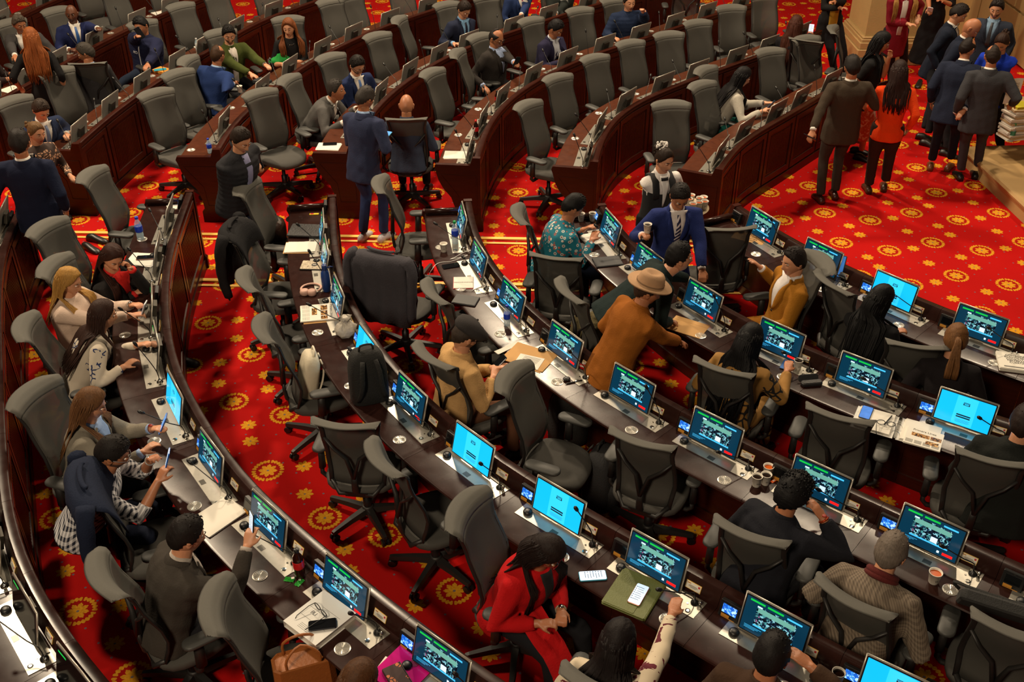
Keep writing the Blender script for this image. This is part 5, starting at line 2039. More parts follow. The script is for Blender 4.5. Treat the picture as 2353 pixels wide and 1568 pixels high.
# every seated person has a chair under them
for p in PEOPLE:
    if p.pose != 'sit':
        continue
    x, y, yaw = p.seat
    best = min(chair_spots, key=lambda c: math.hypot(c[0] - x, c[1] - y))
    p.chair = best if math.hypot(best[0] - x, best[1] - y) < .55 else None
    if p.chair is None:
        f = Vector((math.cos(R(yaw)), math.sin(R(yaw)), 0))
        add_chair(x + f.x * .06, y + f.y * .06, yaw, 'under')
        p.chair = chair_spots[-1]
    else:
        # slide the chair under its sitter
        c = best[3]
        if 'checked shirt' in p.label:
            continue
        d = Vector((x - best[0], y - best[1], 0)) + Vector((math.cos(R(best[2])), math.sin(R(best[2])), 0)) * .04
        c.location += d * .6
# empty chairs stand clear of the desk fronts
taken = {id(p.chair[3]) for p in PEOPLE if getattr(p, 'chair', None)}
for x, y, yaw, c, extra in chair_spots:
    for k, r_ in ROWOBJ.items():
        t = r_.locate(c.location)
        P, T, n = r_.pos(t)
        if t < .05 or t > r_.len - .05:
            continue
        dn = (Vector((c.location.x, c.location.y, 0)) - P).dot(n)
        lim = .46 if id(c) not in taken else .42
        if -.12 < dn < lim:
            c.location += n * (lim - dn)
        elif -.42 < dn <= -.12:
            c.location -= n * (.42 + dn)
# ------------------------------------------------------------------ things on the desks, chairs and floor
TZ = .7505


def item(name, label, cat, px, py, z=TZ, rz=0, group=None):
    return thing(name, label, cat, at(px, py, z), R(rz), group)


WATER = mat('clear_plastic', (190, 215, 230), .08, alpha=.45, spec=.8)
COLA = mat('cola', (40, 14, 8), .15)


def bottle(label, px, py, cap, lab, fill=None, h=.22, r=.031):
    g = item('bottle', label, 'bottle', px, py)
    mb = MB()
    prof = [(r * .8, 0), (r, .008), (r * .94, h * .12), (r, h * .2), (r * .93, h * .32), (r * .97, h * .5), (r, h * .62), (r * .85, h * .74), (r * .45, h * .86), (r * .40, h * .93)]
    mb.lathe(prof, n=16)
    mb.build('bottle_body', fill or WATER, g, True)
    mb = MB()
    mb.lathe([(r * 1.02, h * .36), (r * 1.03, h * .38), (r * 1.03, h * .60), (r * 1.01, h * .61)], n=16)
    mb.build('paper_label', lab, g, True)
    if fill is None:
        mb = MB()
        mb.lathe([(r * .8, .004), (r * .92, .01), (r * .92, h * .34)], n=14)
        mb.build('water', mat('water', (205, 225, 235), .05, alpha=.5), g, True)
    mb = MB()
    mb.lathe([(r * .46, h * .91), (r * .48, h * .92), (r * .48, h), (r * .42, h * 1.01)], n=14)
    mb.build('cap', cap, g, True)
    return g


BLUECAP = mat('blue_cap', (30, 60, 190), .4)
BLUELAB = mat('blue_label', (20, 60, 190), .4, 0, .5, 40)
REDCAP = mat('red_cap', (200, 25, 20), .4)
REDLAB = mat('red_label', (190, 20, 25), .4, 0, .3, 40)
bottle('water bottle with blue cap by the aisle end of the left desk row', 324, 550, BLUECAP, BLUELAB, h=.23, r=.034)
bottle('half-empty water bottle with a green cap near the aisle', 1046, 560, mat('green_cap', (20, 150, 80), .4), BLUELAB, h=.23)
bottle('small water bottle with blue cap below a reflecting monitor', 1165, 748, BLUECAP, BLUELAB, h=.19, r=.027)
bottle('small water bottle at the corner of a far desk end', 483, 352, BLUECAP, BLUELAB, h=.17, r=.026)
bottle('cola bottle with red cap and red label on a far desk', 1094, 315, REDCAP, REDLAB, COLA, h=.20, r=.028)
bottle('dark cola bottle standing farther up the far desk', 1142, 242, BLACKP, REDLAB, COLA, h=.18, r=.026)
bottle('dark cola bottle with red label beside green sweet wrappers', 690, 1325, BLACKP, REDLAB, COLA, h=.22, r=.033)
bottle('clear bottle by papers on a back desk', 455, 118, mat('white_cap', (200, 200, 200), .4), mat('white_label', (200, 200, 200), .5), h=.18, r=.026)
g = bottle('green-capped bottle on the stone step beside the lectern', 2322, 322, mat('green_cap', (20, 150, 80), .4), mat('green_label', (60, 130, 100), .5), h=.22)
g.location = at(2322, 325, .485)
g = item('flask', 'matt blue metal drinking flask beside pink headphones', 'flask', 751, 668)
mb = MB()
mb.lathe([(.030, 0), (.036, .004), (.037, .14), (.034, .175), (.020, .20), (.018, .205)], n=20)
mb.build('flask_body', mat('matt_blue', (28, 62, 130), .45), g, True)
mb = MB()
mb.lathe([(.021, .203), (.022, .206), (.022, .245), (.018, .25)], n=16)
mb.tube([(.02, 0, .22), (.05, 0, .235), (.07, .01, .225)], .005, 6)
mb.build('screw_lid', mat('matt_blue_dark', (24, 52, 112), .45), g, True)

SLEEVE = mat('cup_white', (215, 208, 195), .6)
COFFEE = mat('coffee', (28, 14, 8), .1)
TEA = mat('tea', (190, 84, 22), .1)


def cup(label, px, py, z=TZ, fill=COFFEE, group=None, s=1.0, tall=.078):
    g = item('paper_cup', label, 'cup', px, py, z, group=group)
    mb = MB()
    mb.lathe([(.024 * s, 0), (.025 * s, .002), (.034 * s, tall), (.036 * s, tall + .001), (.036 * s, tall + .004), (.032 * s, tall + .003), (.030 * s, tall - .012), (.001, tall - .014)], n=18)
    mb.build('cup_wall', SLEEVE, g, True)
    if fill:
        mb = MB()
        mb.lathe([(.0305 * s, tall - .013), (.0305 * s, tall - .010)], n=16)
        mb.build('drink', fill, g)
    mb = MB()
    for k in range(3):
        mb.box((0, 0, 0), (.004, .001, .018 - .004 * k), T=Matrix.Rotation(R(-100 + k * 12), 4, 'Z') @ Matrix.Translation((.0305 * s, 0, tall * .5)) @ Matrix.Rotation(R(90 + 7), 4, 'Y'))
    mb.build('printed_mark', INK, g)
    return g


cup('white paper cup with handle near the green-capped bottle', 1020, 578, fill=None)
cup('left of two coffee cups by the flowered shirt man', 1335, 508, group=None)
cup('right of two coffee cups by the flowered shirt man', 1361, 507)
cup('tea cup, uppermost of three cups beside the curly-haired person', 1763, 1093, fill=TEA)
cup('black coffee cup, middle of three cups beside the curly-haired person', 1758, 1112)
cup('coffee cup, leftmost of three beside the curly-haired person', 1737, 1116)
cup('cup of amber tea in front of the tweed jacket man', 2144, 1338, fill=TEA, s=1.1)
cup('coffee cup on a steel plate beside the mustard shawl woman', 1832, 848)
cup('coffee cup at the bottom edge on the steel plate', 1922, 1568)
cup('small white cup by the bright blue suit man', 552, 212, fill=None)
g = cup('white cup in the hand of the striped tie man', 1487, 535, 1.27)
# tray of cups held by the waitress
tr = item('serving_tray', 'round serving tray crowded with cups held by the waitress', 'tray', 1578, 478, 1.0)
mb = MB()
mb.lathe([(.19, 0), (.205, .012), (.203, .014), (.188, .004), (.001, .004)], n=28)
mb.build('tray_plate', mat('tray_beige', (190, 170, 140), .4), tr, True)
k = 0
words = ['front left', 'front right', 'rear left', 'rear right', 'rightmost', 'outer right', 'centre', 'back']
for dx, dy in ((.05, .10), (.12, .04), (.02, .02), (.10, -.05), (.155, -.03), (.16, .06), (.04, -.08), (-.06, .10)):
    c = cup('tea cup on the waitress tray, %s' % words[k], 0, 0, fill=TEA, group='cups on the serving tray')
    c.location = tr.location + Vector((dx, dy, .005))
    k += 1

PHONE_EDGE = mat('phone_edge', (40, 42, 48), .3, .5)
PHONE_SCR = mat('phone_screen', (185, 205, 225), .15, emit=.75)
PHONE_SCR2 = mat('phone_screen_blue', (90, 150, 220), .15, emit=.75)
PHONE_OFF = mat('phone_dark', (16, 17, 20), .08)


def phone(label, loc, rot, scr=PHONE_SCR, edge=PHONE_EDGE, lines=True, w=.074, h=.154):
    """rot: rotation matrix whose z is the screen's normal, y its top"""
    g = thing('mobile_phone', label, 'phone', loc)
    g.rotation_euler = rot.to_euler()
    mb = MB()
    mb.rbox((0, 0, 0), (w, h, .009), .010)
    mb.build('phone_case', edge, g)
    mb = MB()
    mb.rbox((0, 0, .0048), (w - .006, h - .006, .0008), .008)
    o = mb.build('phone_screen', scr, g)
    if lines and scr is not PHONE_OFF:
        mb = MB()
        for k in range(7):
            mb.box((-.004 + .004 * (k % 3), .052 - k * .016, .0054), (.040 - .006 * (k % 2), .003, .0002))
            mb.box((-.028, .052 - k * .016, .0054), (.006, .006, .0002))
        mb.build('screen_text', mat('screen_text', (60, 80, 110), .3, emit=.3), o)
    return g


def flat(px, py, rz, z=TZ + .005):
    return at(px, py, z), Matrix.Rotation(R(rz), 3, 'Z')


def held(p, k, off=(0, .0, .02), back=25, out=.085):
    """in the fingers of hand k of person p, its screen turned to the holder's face"""
    S, E_, W, d, sd = p.arms[k]
    c = p.Rz @ (W + d * out + Vector(off)) + p.base
    face = p.Rz @ p.hc + p.base
    n = (face - c).normalized()
    up = (Vector((0, 0, 1)) + p.Rz @ Vector((0, 1, 0)) * .8)
    x = up.cross(n).normalized()
    y = n.cross(x)
    M3 = Matrix((x, y, n)).transposed()
    return c, M3


def who(s_):
    for p in PEOPLE:
        if s_ in p.label:
            return p
    raise KeyError(s_)


phone('phone with a dark case held to the face in the far block', *held(who('navy windbreaker'), 1, (-.03, .0, .03)), scr=PHONE_OFF)
phone('pale blue phone held by the standing navy blazer man', *held(who('blazer and jeans'), 1, (-.02, .02, .02)), scr=PHONE_SCR2, edge=mat('cyan_case', (60, 160, 190), .4))
phone('dark phone held by the black quilted jacket man', *held(who('arms on a chair back'), 1, (-.02, .02, .02)), scr=PHONE_OFF)
phone('phone held by the balding glasses man', *held(who('looking at his phone'), 0, (.02, .02, .03)), scr=PHONE_OFF)
phone('blue-screened phone held by the cream blazer woman', *held(who('cream blazer'), 1, (-.02, .03, .02)), scr=PHONE_SCR2)
phone('pink phone held by the auburn woman at the back', *held(who('pink phone'), 1, (0, .02, .02)), scr=PHONE_SCR, edge=mat('pink_case', (220, 60, 120), .4))
phone('dark phone in the lowered hand of the brown suit man', *held(who('brown suit'), 0, (0, 0, .0)), scr=PHONE_OFF)
phone('dark phone held by the flat cap man', *held(who('flat cap'), 1, (-.02, .02, .02)), scr=PHONE_OFF)
phone('phone held by the blonde woman in the cream coat', *held(who('blonde woman in a cream'), 1, (-.02, .02, .03)), scr=mat('scr_violet', (120, 110, 160), .2, emit=.6), edge=mat('white_case', (215, 215, 220), .4))
phone('blue phone held by the grey coat woman', *held(who('highlighted hair'), 0, (.0, .03, .03)), scr=PHONE_SCR2, edge=mat('blue_case', (60, 90, 160), .4))
phone('large bright phone with blue edge held by the checked shirt man', *held(who('white checked shirt'), 1, (-.045, .02, .03)), edge=mat('blue_edge', (20, 90, 190), .3), w=.080, h=.168)
phone('bright phone held up by the charcoal suit man', *held(who('charcoal suit'), 1, (-.02, .02, .045)))
phone('white phone beside the pillar in a raised hand', *held(who('raising an arm'), 1), edge=mat('white_case', (215, 215, 220), .4))
phone('light blue phone lying face up beside the red cape woman', *flat(1362, 1324, -85), edge=mat('cyan_case', (60, 160, 190), .4), w=.078, h=.162)
phone('white-screened phone lying on the green leather folder', *flat(1467, 1367, -28, TZ + .028), w=.078, h=.162, edge=mat('rose_edge', (190, 140, 125), .3, .5))
phone('black phone lying on the white binder', *flat(741, 1436, -80, TZ + .058), scr=PHONE_OFF)
phone('blue-pictured phone lying on the open ring binder', *flat(1990, 949, -28, TZ + .022), scr=mat('scr_pic', (60, 110, 190), .2, 0, .6, 20, emit=.6), lines=False, w=.078)
phone('dark phone lying beside the white cable near the aisle', *flat(1036, 611, -72), scr=PHONE_OFF)
phone('dark phone lying on papers near the red blouse woman', *flat(334, 592, -84, TZ + .018), scr=PHONE_OFF, edge=mat('rose_edge', (190, 140, 125), .3, .5))
phone('dark phone lying on a paper at a far desk end', *flat(758, 331, -84, TZ + .010), scr=PHONE_OFF)
phone('phone in turquoise case on an orange box at a back desk', *flat(368, 160, -70, TZ + .036), scr=mat('turq', (40, 150, 170), .5), edge=mat('turq', (40, 150, 170), .5), lines=False)
phone('blue card-like phone on the desk before the mustard shawl woman', *flat(1808, 838, -30, TZ + .006), scr=mat('scr_card', (50, 100, 170), .5), lines=False)


def sheets(label, px, py, w, h, rz, n=4, z=TZ, m=PAPER, lines=0, name='papers', cat='papers', spread=4, ink_side=1):
    g = item(name, label, cat, px, py, z, rz)
    rnd = random.Random(px)
    for k in range(n):
        mb = MB()
        mb.box((0, 0, .0012), (w, h, .0022))
        o = mb.build('sheet', m, g)
        o.location = (rnd.uniform(-.006, .006) * spread / 4, rnd.uniform(-.006, .006) * spread / 4, k * .0024)
        o.rotation_euler = (0, 0, R(rnd.uniform(-spread, spread)) if k < n - 1 else 0)
    if lines:
        mb = MB()
        for k in range(lines):
            mb.box((rnd.uniform(-.01, .01), h * .38 - k * h * .76 / lines, .0026), (w * rnd.uniform(.5, .75), .0025, .0002))
        q = mb.build('printed_lines', INK, g)
        q.location = (0, 0, (n - 1) * .0024)
    return g


def words_on(parent, txt, loc, size, rz=0, col=(30, 28, 28), name='lettering', sx=1.0, align='CENTER'):
    cu = bpy.data.curves.new('lettering', 'FONT')
    cu.body = txt
    cu.size = size
    cu.align_x = align
    cu.extrude = .0003
    cu.space_line = .9
    o = bpy.data.objects.new('lettering', cu)
    COL.objects.link(o)
    bpy.context.view_layer.update()
    me_ = bpy.data.meshes.new_from_object(o.evaluated_get(bpy.context.evaluated_depsgraph_get()))
    bpy.data.objects.remove(o)
    me_.materials.clear()
    me_.materials.append(mat('ink_%d' % col[0], col, .8))
    o = link(name, me_, parent, loc, (0, 0, R(rz)))
    o.scale = (sx, 1, 1)
    return o


sheets('stack of papers under a phone near the red blouse woman', 330, 598, .27, .21, -8, 5, spread=9)
sheets('white note card at the aisle end of the left desk row', 402, 476, .15, .10, 20, 2)
sheets('large blank white sheets beside the charcoal suit man', 500, 1188, .22, .30, -38, 4)
sheets('paper with a phone on it at a far desk end', 755, 338, .25, .19, -4, 3, lines=0)
sheets('printed paper lying at the end of a far desk', 1048, 357, .25, .20, -4, 3, lines=0)
sheets('papers on a back desk beside a clear bottle', 472, 108, .20, .26, -50, 3)
sheets('papers on the desk before the flowered shirt man', 1374, 548, .30, .21, 20, 4, lines=6)
sheets('white paper on a back desk near two empty chairs', 372, 30, .20, .26, -50, 3)
sheets('white booklet near the open jacket man at the back', 1258, 42, .18, .24, -60, 2)
sheets('paper with an orange corner at the left edge', 25, 206, .20, .22, -30, 2)
g = sheets('loose white papers on a kraft folder under black folder', 692, 568, .26, .19, 2, 4, spread=10)
mb = MB()
mb.box((.0, -.01, -.0002), (.30, .22, .002))
mb.build('kraft_cover', KRAFT, g)

g = item('document_folder', 'black leather document folder lying by the aisle end', 'folder', 703, 532, TZ + .012, -4)
mb = MB()
mb.rbox((0, 0, .008), (.31, .24, .014), .012)
mb.rbox((.0, 0, .016), (.305, .235, .003), .012)
mb.build('cover', mat('black_leather', (34, 33, 34), .5, 0, .2, 30, .3, 60), g)
g = item('tablet_case', 'flat black tablet case overhanging the desk edge near the flat cap man', 'case', 1070, 692, TZ, -16)
mb = MB()
mb.rbox((0, 0, .007), (.21, .15, .012), .010)
mb.rbox((0, 0, .014), (.20, .14, .002), .010)
mb.build('cover', mat('dark_cover', (44, 44, 46), .55), g)
g = item('tablet_case', 'dark grey tablet case below the flowered shirt man', 'case', 1396, 603, TZ, 12)
mb = MB()
mb.rbox((0, 0, .007), (.25, .17, .012), .010)
mb.rbox((0, 0, .014), (.24, .16, .002), .010)
mb.build('cover', mat('dark_cover', (44, 44, 46), .55), g)
g = item('tablet_computer', 'tablet in a leopard-spotted cover with a round sticker', 'tablet', 718, 612, TZ, -2)
mb = MB()
mb.rbox((0, 0, .006), (.205, .16, .012), .012)
mb.build('tablet_edge', BLACKP, g)
mb = MB()
mb.rbox((0, 0, .0135), (.195, .15, .003), .010)
mb.build('spotted_cover', cloth_pattern('leopard', 'blotch', (205, 190, 165), (60, 48, 38), scale=6), g)
mb = MB()
mb.lathe([(.026, .015), (.026, .016)], n=18)
q = mb.build('round_sticker', BLACKP, g)
q.location = (.02, .0, 0)
mb = MB()
mb.box((.02, 0, .0165), (.030, .010, .0006))
mb.build('sticker_stripe', PAPER, q).location = (-.02, 0, 0)

# headphones
g = item('headphones', 'dusty pink over-ear headphones lying beside the blue flask', 'headphones', 716, 668, TZ, 18)
PINK = mat('dusty_pink', (196, 156, 140), .55)
mb = MB()
mb.tube([(.085 * math.cos(a), .075 * math.sin(a) + .02, .014) for a in [R(-60 + 260 * k / 16) for k in range(17)]], [.006] + [.010] * 15 + [.006], 8, flat=.7)
mb.build('headband', PINK, g, True)
for x, y in ((-.065, -.045), (-.005, -.068)):
    mb = MB()
    mb.lathe([(.030, 0), (.038, .006), (.040, .026), (.034, .042), (.020, .046)], n=18)
    mb.build('ear_cup', PINK, g, True).location = (x, y, 0)

# newspapers
PHOTO = video_mat('printed_photo', [(0, (60, 40, 26)), (.42, (150, 96, 50)), (.5, (190, 140, 80)), (.56, (90, 60, 40)), (.64, (215, 175, 120))], 30, .0)
PHOTO.node_tree.nodes['Principled BSDF'].inputs['Base Color'].default_value = (.4, .22, .1, 1)
nt_ = PHOTO.node_tree
nt_.links.new([n for n in nt_.nodes if n.type == 'VALTORGB'][0].outputs[0], nt_.nodes['Principled BSDF'].inputs['Base Color'])
nt_.links.remove([l for l in nt_.links if l.to_socket.name == 'Emission Color'][0])


def newspaper(label, px, py, rz, z, w, h, title, pics, sc=1.0):
    g = sheets(label, px, py, w, h, rz, 5, z=z, name='newspaper', cat='newspaper', spread=2)
    top = 4 * .0024 + .0026
    words_on(g, title, (-w * .02, h * .30, top), .050 * sc, 0, (28, 26, 26))
    mb = MB()
    for x0, y0, ww, hh in pics:
        mb.box((x0 * w, y0 * h, top), (ww * w, hh * h, .0004))
    mb.build('printed_picture', PHOTO, g)
    mb = MB()
    for c in range(4):
        for k in range(9):
            mb.box((-w * .36 + c * w * .24, -h * .26 - k * h * .022, top), (w * .20, .0015, .0003))
    mb.build('printed_lines', INK, g)
    return g


newspaper('open newspaper with brown photographs under the blue flask', 733, 720, -80, TZ + .004, .25, .30, 'Primera Línea', [(-.25, .14, .30, .18), (.08, .14, .28, .18), (.36, .14, .2, .18), (-.05, -.12, .42, .14)], .72)
g = sheets('kraft folder under the open newspaper', 742, 722, .27, .31, -80, 1, z=TZ, m=KRAFT)

# plastic bag
g = item('plastic_bag', 'crumpled white translucent plastic bag beside the newspaper', 'bag', 797, 770, TZ + .0, 30)
mb = MB()
rnd = random.Random(9)
rings = []
for z, r_ in ((0, .035), (.012, .065), (.05, .078), (.085, .070), (.115, .042), (.13, .020), (.150, .035), (.165, .045)):
    rings.append([(r_ * math.cos(a) * (1 + .18 * math.sin(5 * a + z * 40)) * 1.15, r_ * math.sin(a) * (1 + .15 * math.cos(7 * a + z * 60)), z + .006 * math.sin(9 * a)) for a in [2 * PI * k / 36 for k in range(36)]])
mb.rings(rings)
mb.build('bag_film', mat('thin_film', (205, 198, 186), .35, 0, .08, 30, .6, 50, alpha=.82), g, True)


def backpack(name, label, px, py, z, rz, size, m, strapm, tilt=0, pockets=True):
    w, d, h = size
    g = item(name, label, 'bag', px, py, z, rz)
    mb = MB()
    rings = []
    for t, s_ in ((0, .86), (.03, .98), (.25, 1.0), (.6, .98), (.82, .88), (.94, .68), (1.0, .30)):
        rings.append([((abs(math.cos(a)) ** .55) * math.copysign(1, math.cos(a)) * w / 2 * s_, (abs(math.sin(a)) ** .6) * math.copysign(1, math.sin(a)) * d / 2 * s_, h * t) for a in [2 * PI * k / 24 for k in range(24)]])
    mb.rings(rings)
    o = mb.build('bag_body', m, g, True)
    if pockets:
        mb = MB()
        rings = []
        for t, s_ in ((.05, .8), (.08, .95), (.40, .95), (.50, .75), (.52, .3)):
            rings.append([((abs(math.cos(a)) ** .55) * math.copysign(1, math.cos(a)) * w * .38 * s_, -d * .42 + (abs(math.sin(a)) ** .6) * math.copysign(1, math.sin(a)) * d * .30 * s_, h * t) for a in [2 * PI * k / 20 for k in range(20)]])
        mb.rings(rings)
        mb.build('front_pocket', m, g, True)
    for sd in (-1, 1):
        mb = MB()
        mb.tube(catmull([(sd * w * .16, d * .46, h * .88), (sd * w * .22, d * .66, h * .70), (sd * w * .26, d * .68, h * .40), (sd * w * .36, d * .48, h * .12)], .04), .018, 8, flat=.35, up=(0, 1, 0))
        mb.build('shoulder_strap', strapm, g, True)
    mb = MB()
    mb.tube(catmull([(-.05, d * .1, h * .97), (-.04, d * .1, h * 1.08), (.04, d * .1, h * 1.08), (.05, d * .1, h * .97)], .02), .008, 6)
    mb.build('grab_handle', strapm, g, True)
    mb = MB()
    mb.tube([(w * .45 * math.cos(a), -d * .18, h * .55 + h * .36 * math.sin(a)) for a in [PI * k / 12 for k in range(13)]], .004, 5)
    mb.build('zip', BLACKP if m is not strapm else m, g, True)
    g.rotation_euler = (R(tilt), 0, R(rz))
    return g


BAGBLK = mat('bag_black', (26, 26, 25), .8, 0, .25, 60, .4, 90)
BAGDK = mat('bag_charcoal', (36, 36, 38), .8, 0, .2, 60, .4, 90)
BAGW = mat('bag_cream', (205, 194, 170), .7, 0, .05, 20, .2, 60)
backpack('backpack', 'large black backpack standing on the desk by the blue monitor', 850, 915, TZ, 200, (.28, .20, .44), BAGBLK, BAGBLK)
backpack('backpack', 'cream white backpack standing on an empty chair seat', 705, 900, .48, 290, (.26, .14, .36), BAGW, mat('bag_cream_strap', (214, 204, 184), .7), tilt=-12, pockets=False)
backpack('backpack', 'black backpack on the floor between two desk rows', 1380, 1150, .0, 60, (.32, .24, .50), BAGDK, BAGBLK)
backpack('backpack', 'black rucksack on the floor beside the flat cap man', 1305, 1010, .0, 30, (.32, .22, .50), BAGBLK, BAGDK)
backpack('handbag', 'brown leather bag slumped on a chair seat near the aisle', 628, 548, .48, 10, (.28, .20, .22), mat('brown_leather', (62, 40, 30), .45, 0, .3, 20, .5, 40), mat('brown_leather_dark', (48, 30, 22), .45), pockets=False)

# tan handbag at the bottom edge
g = item('handbag', 'tan leather handbag with two handles at the bottom edge', 'bag', 705, 1578, .47, 20)
TAN = mat('tan_leather', (150, 88, 40), .5, 0, .08, 20, .2, 60)
mb = MB()
mb.rings([[(x * .17 * s_, y * .075 * s_, z) for x, y in ((-1, -.6), (-.8, -1), (.8, -1), (1, -.6), (1, .6), (.8, 1), (-.8, 1), (-1, .6))] for z, s_ in ((0, .9), (.02, 1), (.24, .96), (.25, .90), (.235, .85))])
mb.build('bag_body', TAN, g)
for y in (-.06, .06):
    mb = MB()
    mb.tube(catmull([(-.09, y, .22), (-.085, y, .32), (0, y * .6, .38), (.085, y, .32), (.09, y, .22)], .03), .008, 6)
    mb.build('handle', TAN, g, True)

# kraft folder with printed sheets
g = item('kraft_folder', 'open kraft folder with a printed sheet on it before the flat cap man', 'folder', 1215, 822, TZ, -32)
for k, (x, y, r_) in enumerate(((0, 0, 0), (.004, .008, 3))):
    mb = MB()
    mb.box((x, y, .001 + .003 * k), (.36, .27, .002), R(r_))
    mb.build('cover', KRAFT, g)
mb = MB()
mb.box((.035, -.055, .006), (.20, .16, .003), R(10))
sh_ = mb.build('sheet', PAPER, g)
mb = MB()
for k in range(8):
    mb.box((.035 + .0, -.055 + .06 - k * .014, .0080), (.13, .003, .0003), R(10))
mb.build('printed_lines', INK, g)
sheets('white envelope tucked above the open kraft folder', 1168, 800, .24, .05, 40, 2)
g = item('kraft_envelope', 'plain kraft envelope lying between hat man and monitor', 'envelope', 1580, 752, TZ, -32)
mb = MB()
mb.box((0, 0, .002), (.30, .22, .004))
mb.box((0, .085, .0045), (.296, .05, .001))
mb.build('cover', KRAFT, g)
g = item('cardboard_sign', 'kraft card with handwritten black lines at the innermost row', 'sign', 1722, 547, TZ, -30)
mb = MB()
mb.box((0, 0, .002), (.30, .17, .004))
mb.build('card', KRAFT, g)
words_on(g, 'A Las\nFuerzas\nMemorias\nPonencia', (0, .048, .0046), .040, 0, (35, 30, 28))

# ring notebook, pens, cables
g = item('spiral_notebook', 'open spiral notebook with red covers by the black case', 'notebook', 1065, 651, TZ, 2)
mb = MB()
mb.box((0, 0, .002), (.176, .20, .003))
mb.build('red_cover', REDLAB, g)
for sd in (-1, 1):
    mb = MB()
    mb.box((0, sd * .048, .006), (.168, .092, .005))
    mb.build('page', PAPER, g)
mb = MB()
for k in range(18):
    mb.tube([(-.075 + k * .0088, .006 * math.cos(a), .008 + .006 * math.sin(a)) for a in [2 * PI * q / 8 for q in range(9)]], .0009, 4, cap=False)
q = mb.build('spiral', BLACKP, g)


def pen(label, px, py, rz, m, z=TZ):
    g = item('pen', label, 'pen', px, py, z, rz)
    mb = MB()
    T = Matrix.Translation((0, 0, .006)) @ Matrix.Rotation(PI / 2, 4, 'Y')
    mb.lathe([(.001, -.07), (.004, -.06), (.005, -.05), (.005, .065), (.003, .07)], n=8, T=T)
    mb.build('barrel', m, g, True)
    mb = MB()
    mb.box((.045, 0, .013), (.04, .003, .002))
    mb.build('clip', CHROME, g)


pen('white pen lying beside the spiral notebook', 1100, 663, 38, mat('pen_white', (210, 205, 205), .4))
pen('black pen lying beside the round steel grommet and earbud case', 1318, 880, 20, BLACKP)
pen('black pen lying on the open ring binder', 2040, 968, 50, BLACKP, TZ + .02)
g = item('earbud_case', 'small black earbud case beside a steel grommet', 'case', 1302, 874, TZ, 20)
mb = MB()
mb.ball((0, 0, .013), (.030, .024, .013), 14)
mb.build('case_shell', BLACKP, g, True)
mb = MB()
mb.box((0, -.022, .016), (.012, .004, .004))
mb.build('clasp', STEEL_DK, g)
g = item('charging_cable', 'white charging cable looping on the desk near the aisle', 'cable', 1040, 600, TZ, 0)
mb = MB()
P0 = at(1040, 600, TZ)
C = [at(x, y, TZ + .004 + z) - P0 for x, y, z in ((1078, 576, .02), (1062, 582, .0), (1045, 592, .0), (1034, 596, 0), (1068, 590, .0), (1074, 586, .02), (1040, 600, .0), (1015, 603, .0), (1002, 608, .0), (994, 618, 0))]
C += [C[-1] + Vector((-.03, -.02, -.06)), C[-1] + Vector((-.02, -.02, -.22))]
mb.tube(catmull(C, .02), .0028, 5)
mb.build('cord', mat('white_cable', (215, 215, 212), .5), g, True)
mb = MB()
mb.rbox((C[0].x, C[0].y, C[0].z), (.03, .012, .008), .003)
mb.build('plug', mat('white_cable', (215, 215, 212), .5), g)
g = item('candy_packet', 'yellow and red sweet packet on the desk by the aisle', 'packet', 722, 493, TZ, 5)
mb = MB()
mb.rbox((0, 0, .004), (.09, .028, .007), .004)
mb.build('wrapper', mat('yellow_wrap', (225, 190, 40), .35), g)
mb = MB()
mb.rbox((-.02, 0, .008), (.03, .020, .002), .003)
mb.build('printed_mark', REDLAB, g)
g = item('candy_packet', 'red and white packet leaning by the monitor of the kraft folder', 'packet', 1345, 850, TZ, -30)
mb = MB()
mb.rbox((0, 0, .02), (.10, .02, .035), .003)
mb.build('wrapper', REDLAB, g)
mb = MB()
mb.box((0, -.011, .03), (.096, .001, .012))
mb.build('printed_mark', PAPER, g)
for lab, x, y, rz in (('larger torn green sweet wrapper beside the cola bottle', 665, 1333, -10), ('smaller torn green sweet wrapper next to a white scrap', 688, 1340, 60)):
    g = item('sweet_wrapper', lab, 'wrapper', x, y, TZ, rz)
    mb = MB()
    mb.rings([[(x_, y_, .003 + .004 * math.sin(x_ * 300 + y_ * 200)) for y_ in (-.018, -.006, .006, .018)] for x_ in np.linspace(-.03, .03, 7)], cap=False, closed=False)
    mb.build('foil', mat('green_foil', (40, 150, 50), .35), g)
    mb = MB()
    mb.box((.018, .01, .008), (.018, .014, .002), .4)
    mb.build('torn_scrap', PAPER, g)
g = item('sweet_wrapper', 'orange sugar sachet beside the three cups', 'wrapper', 1778, 1106, TZ, 40)
mb = MB()
mb.rbox((0, 0, .003), (.05, .022, .004), .003)
mb.build('sachet', mat('orange_wrap', (220, 90, 20), .5), g)
mb = MB()
mb.box((0, 0, .0056), (.02, .01, .0004))
mb.build('printed_mark', PAPER, g)

# white binder with spectacles
g = item('ring_binder', 'thick white ring binder in a glossy cover in the foreground', 'binder', 737, 1432, TZ, -40)
mb = MB()
mb.box((0, 0, .0015), (.27, .30, .003))
mb.box((0, 0, .0475), (.27, .30, .003))
mb.box((-.133, 0, .0245), (.003, .30, .046))
mb.build('cover', mat('glossy_white', (222, 220, 215), .12, spec=.8), g)
mb = MB()
for k in range(9):
    mb.box((.004, 0, .006 + k * .0046), (.25, .285, .0040))
mb.build('page_block', PAPER, g)
words_on(g, 'PLI', (-.045, -.015, .0492), .034, 0, (60, 55, 60))
mb = MB()
for x, y, w_ in ((.03, .06, .14), (.0, .02, .20), (.0, -.05, .20), (.0, -.09, .10), (0, -.10, .10), (0, -.11, .10), (0, -.12, .10)):
    mb.box((x, y, .0494), (w_, .0012, .0004))
mb.build('printed_lines', INK, g)


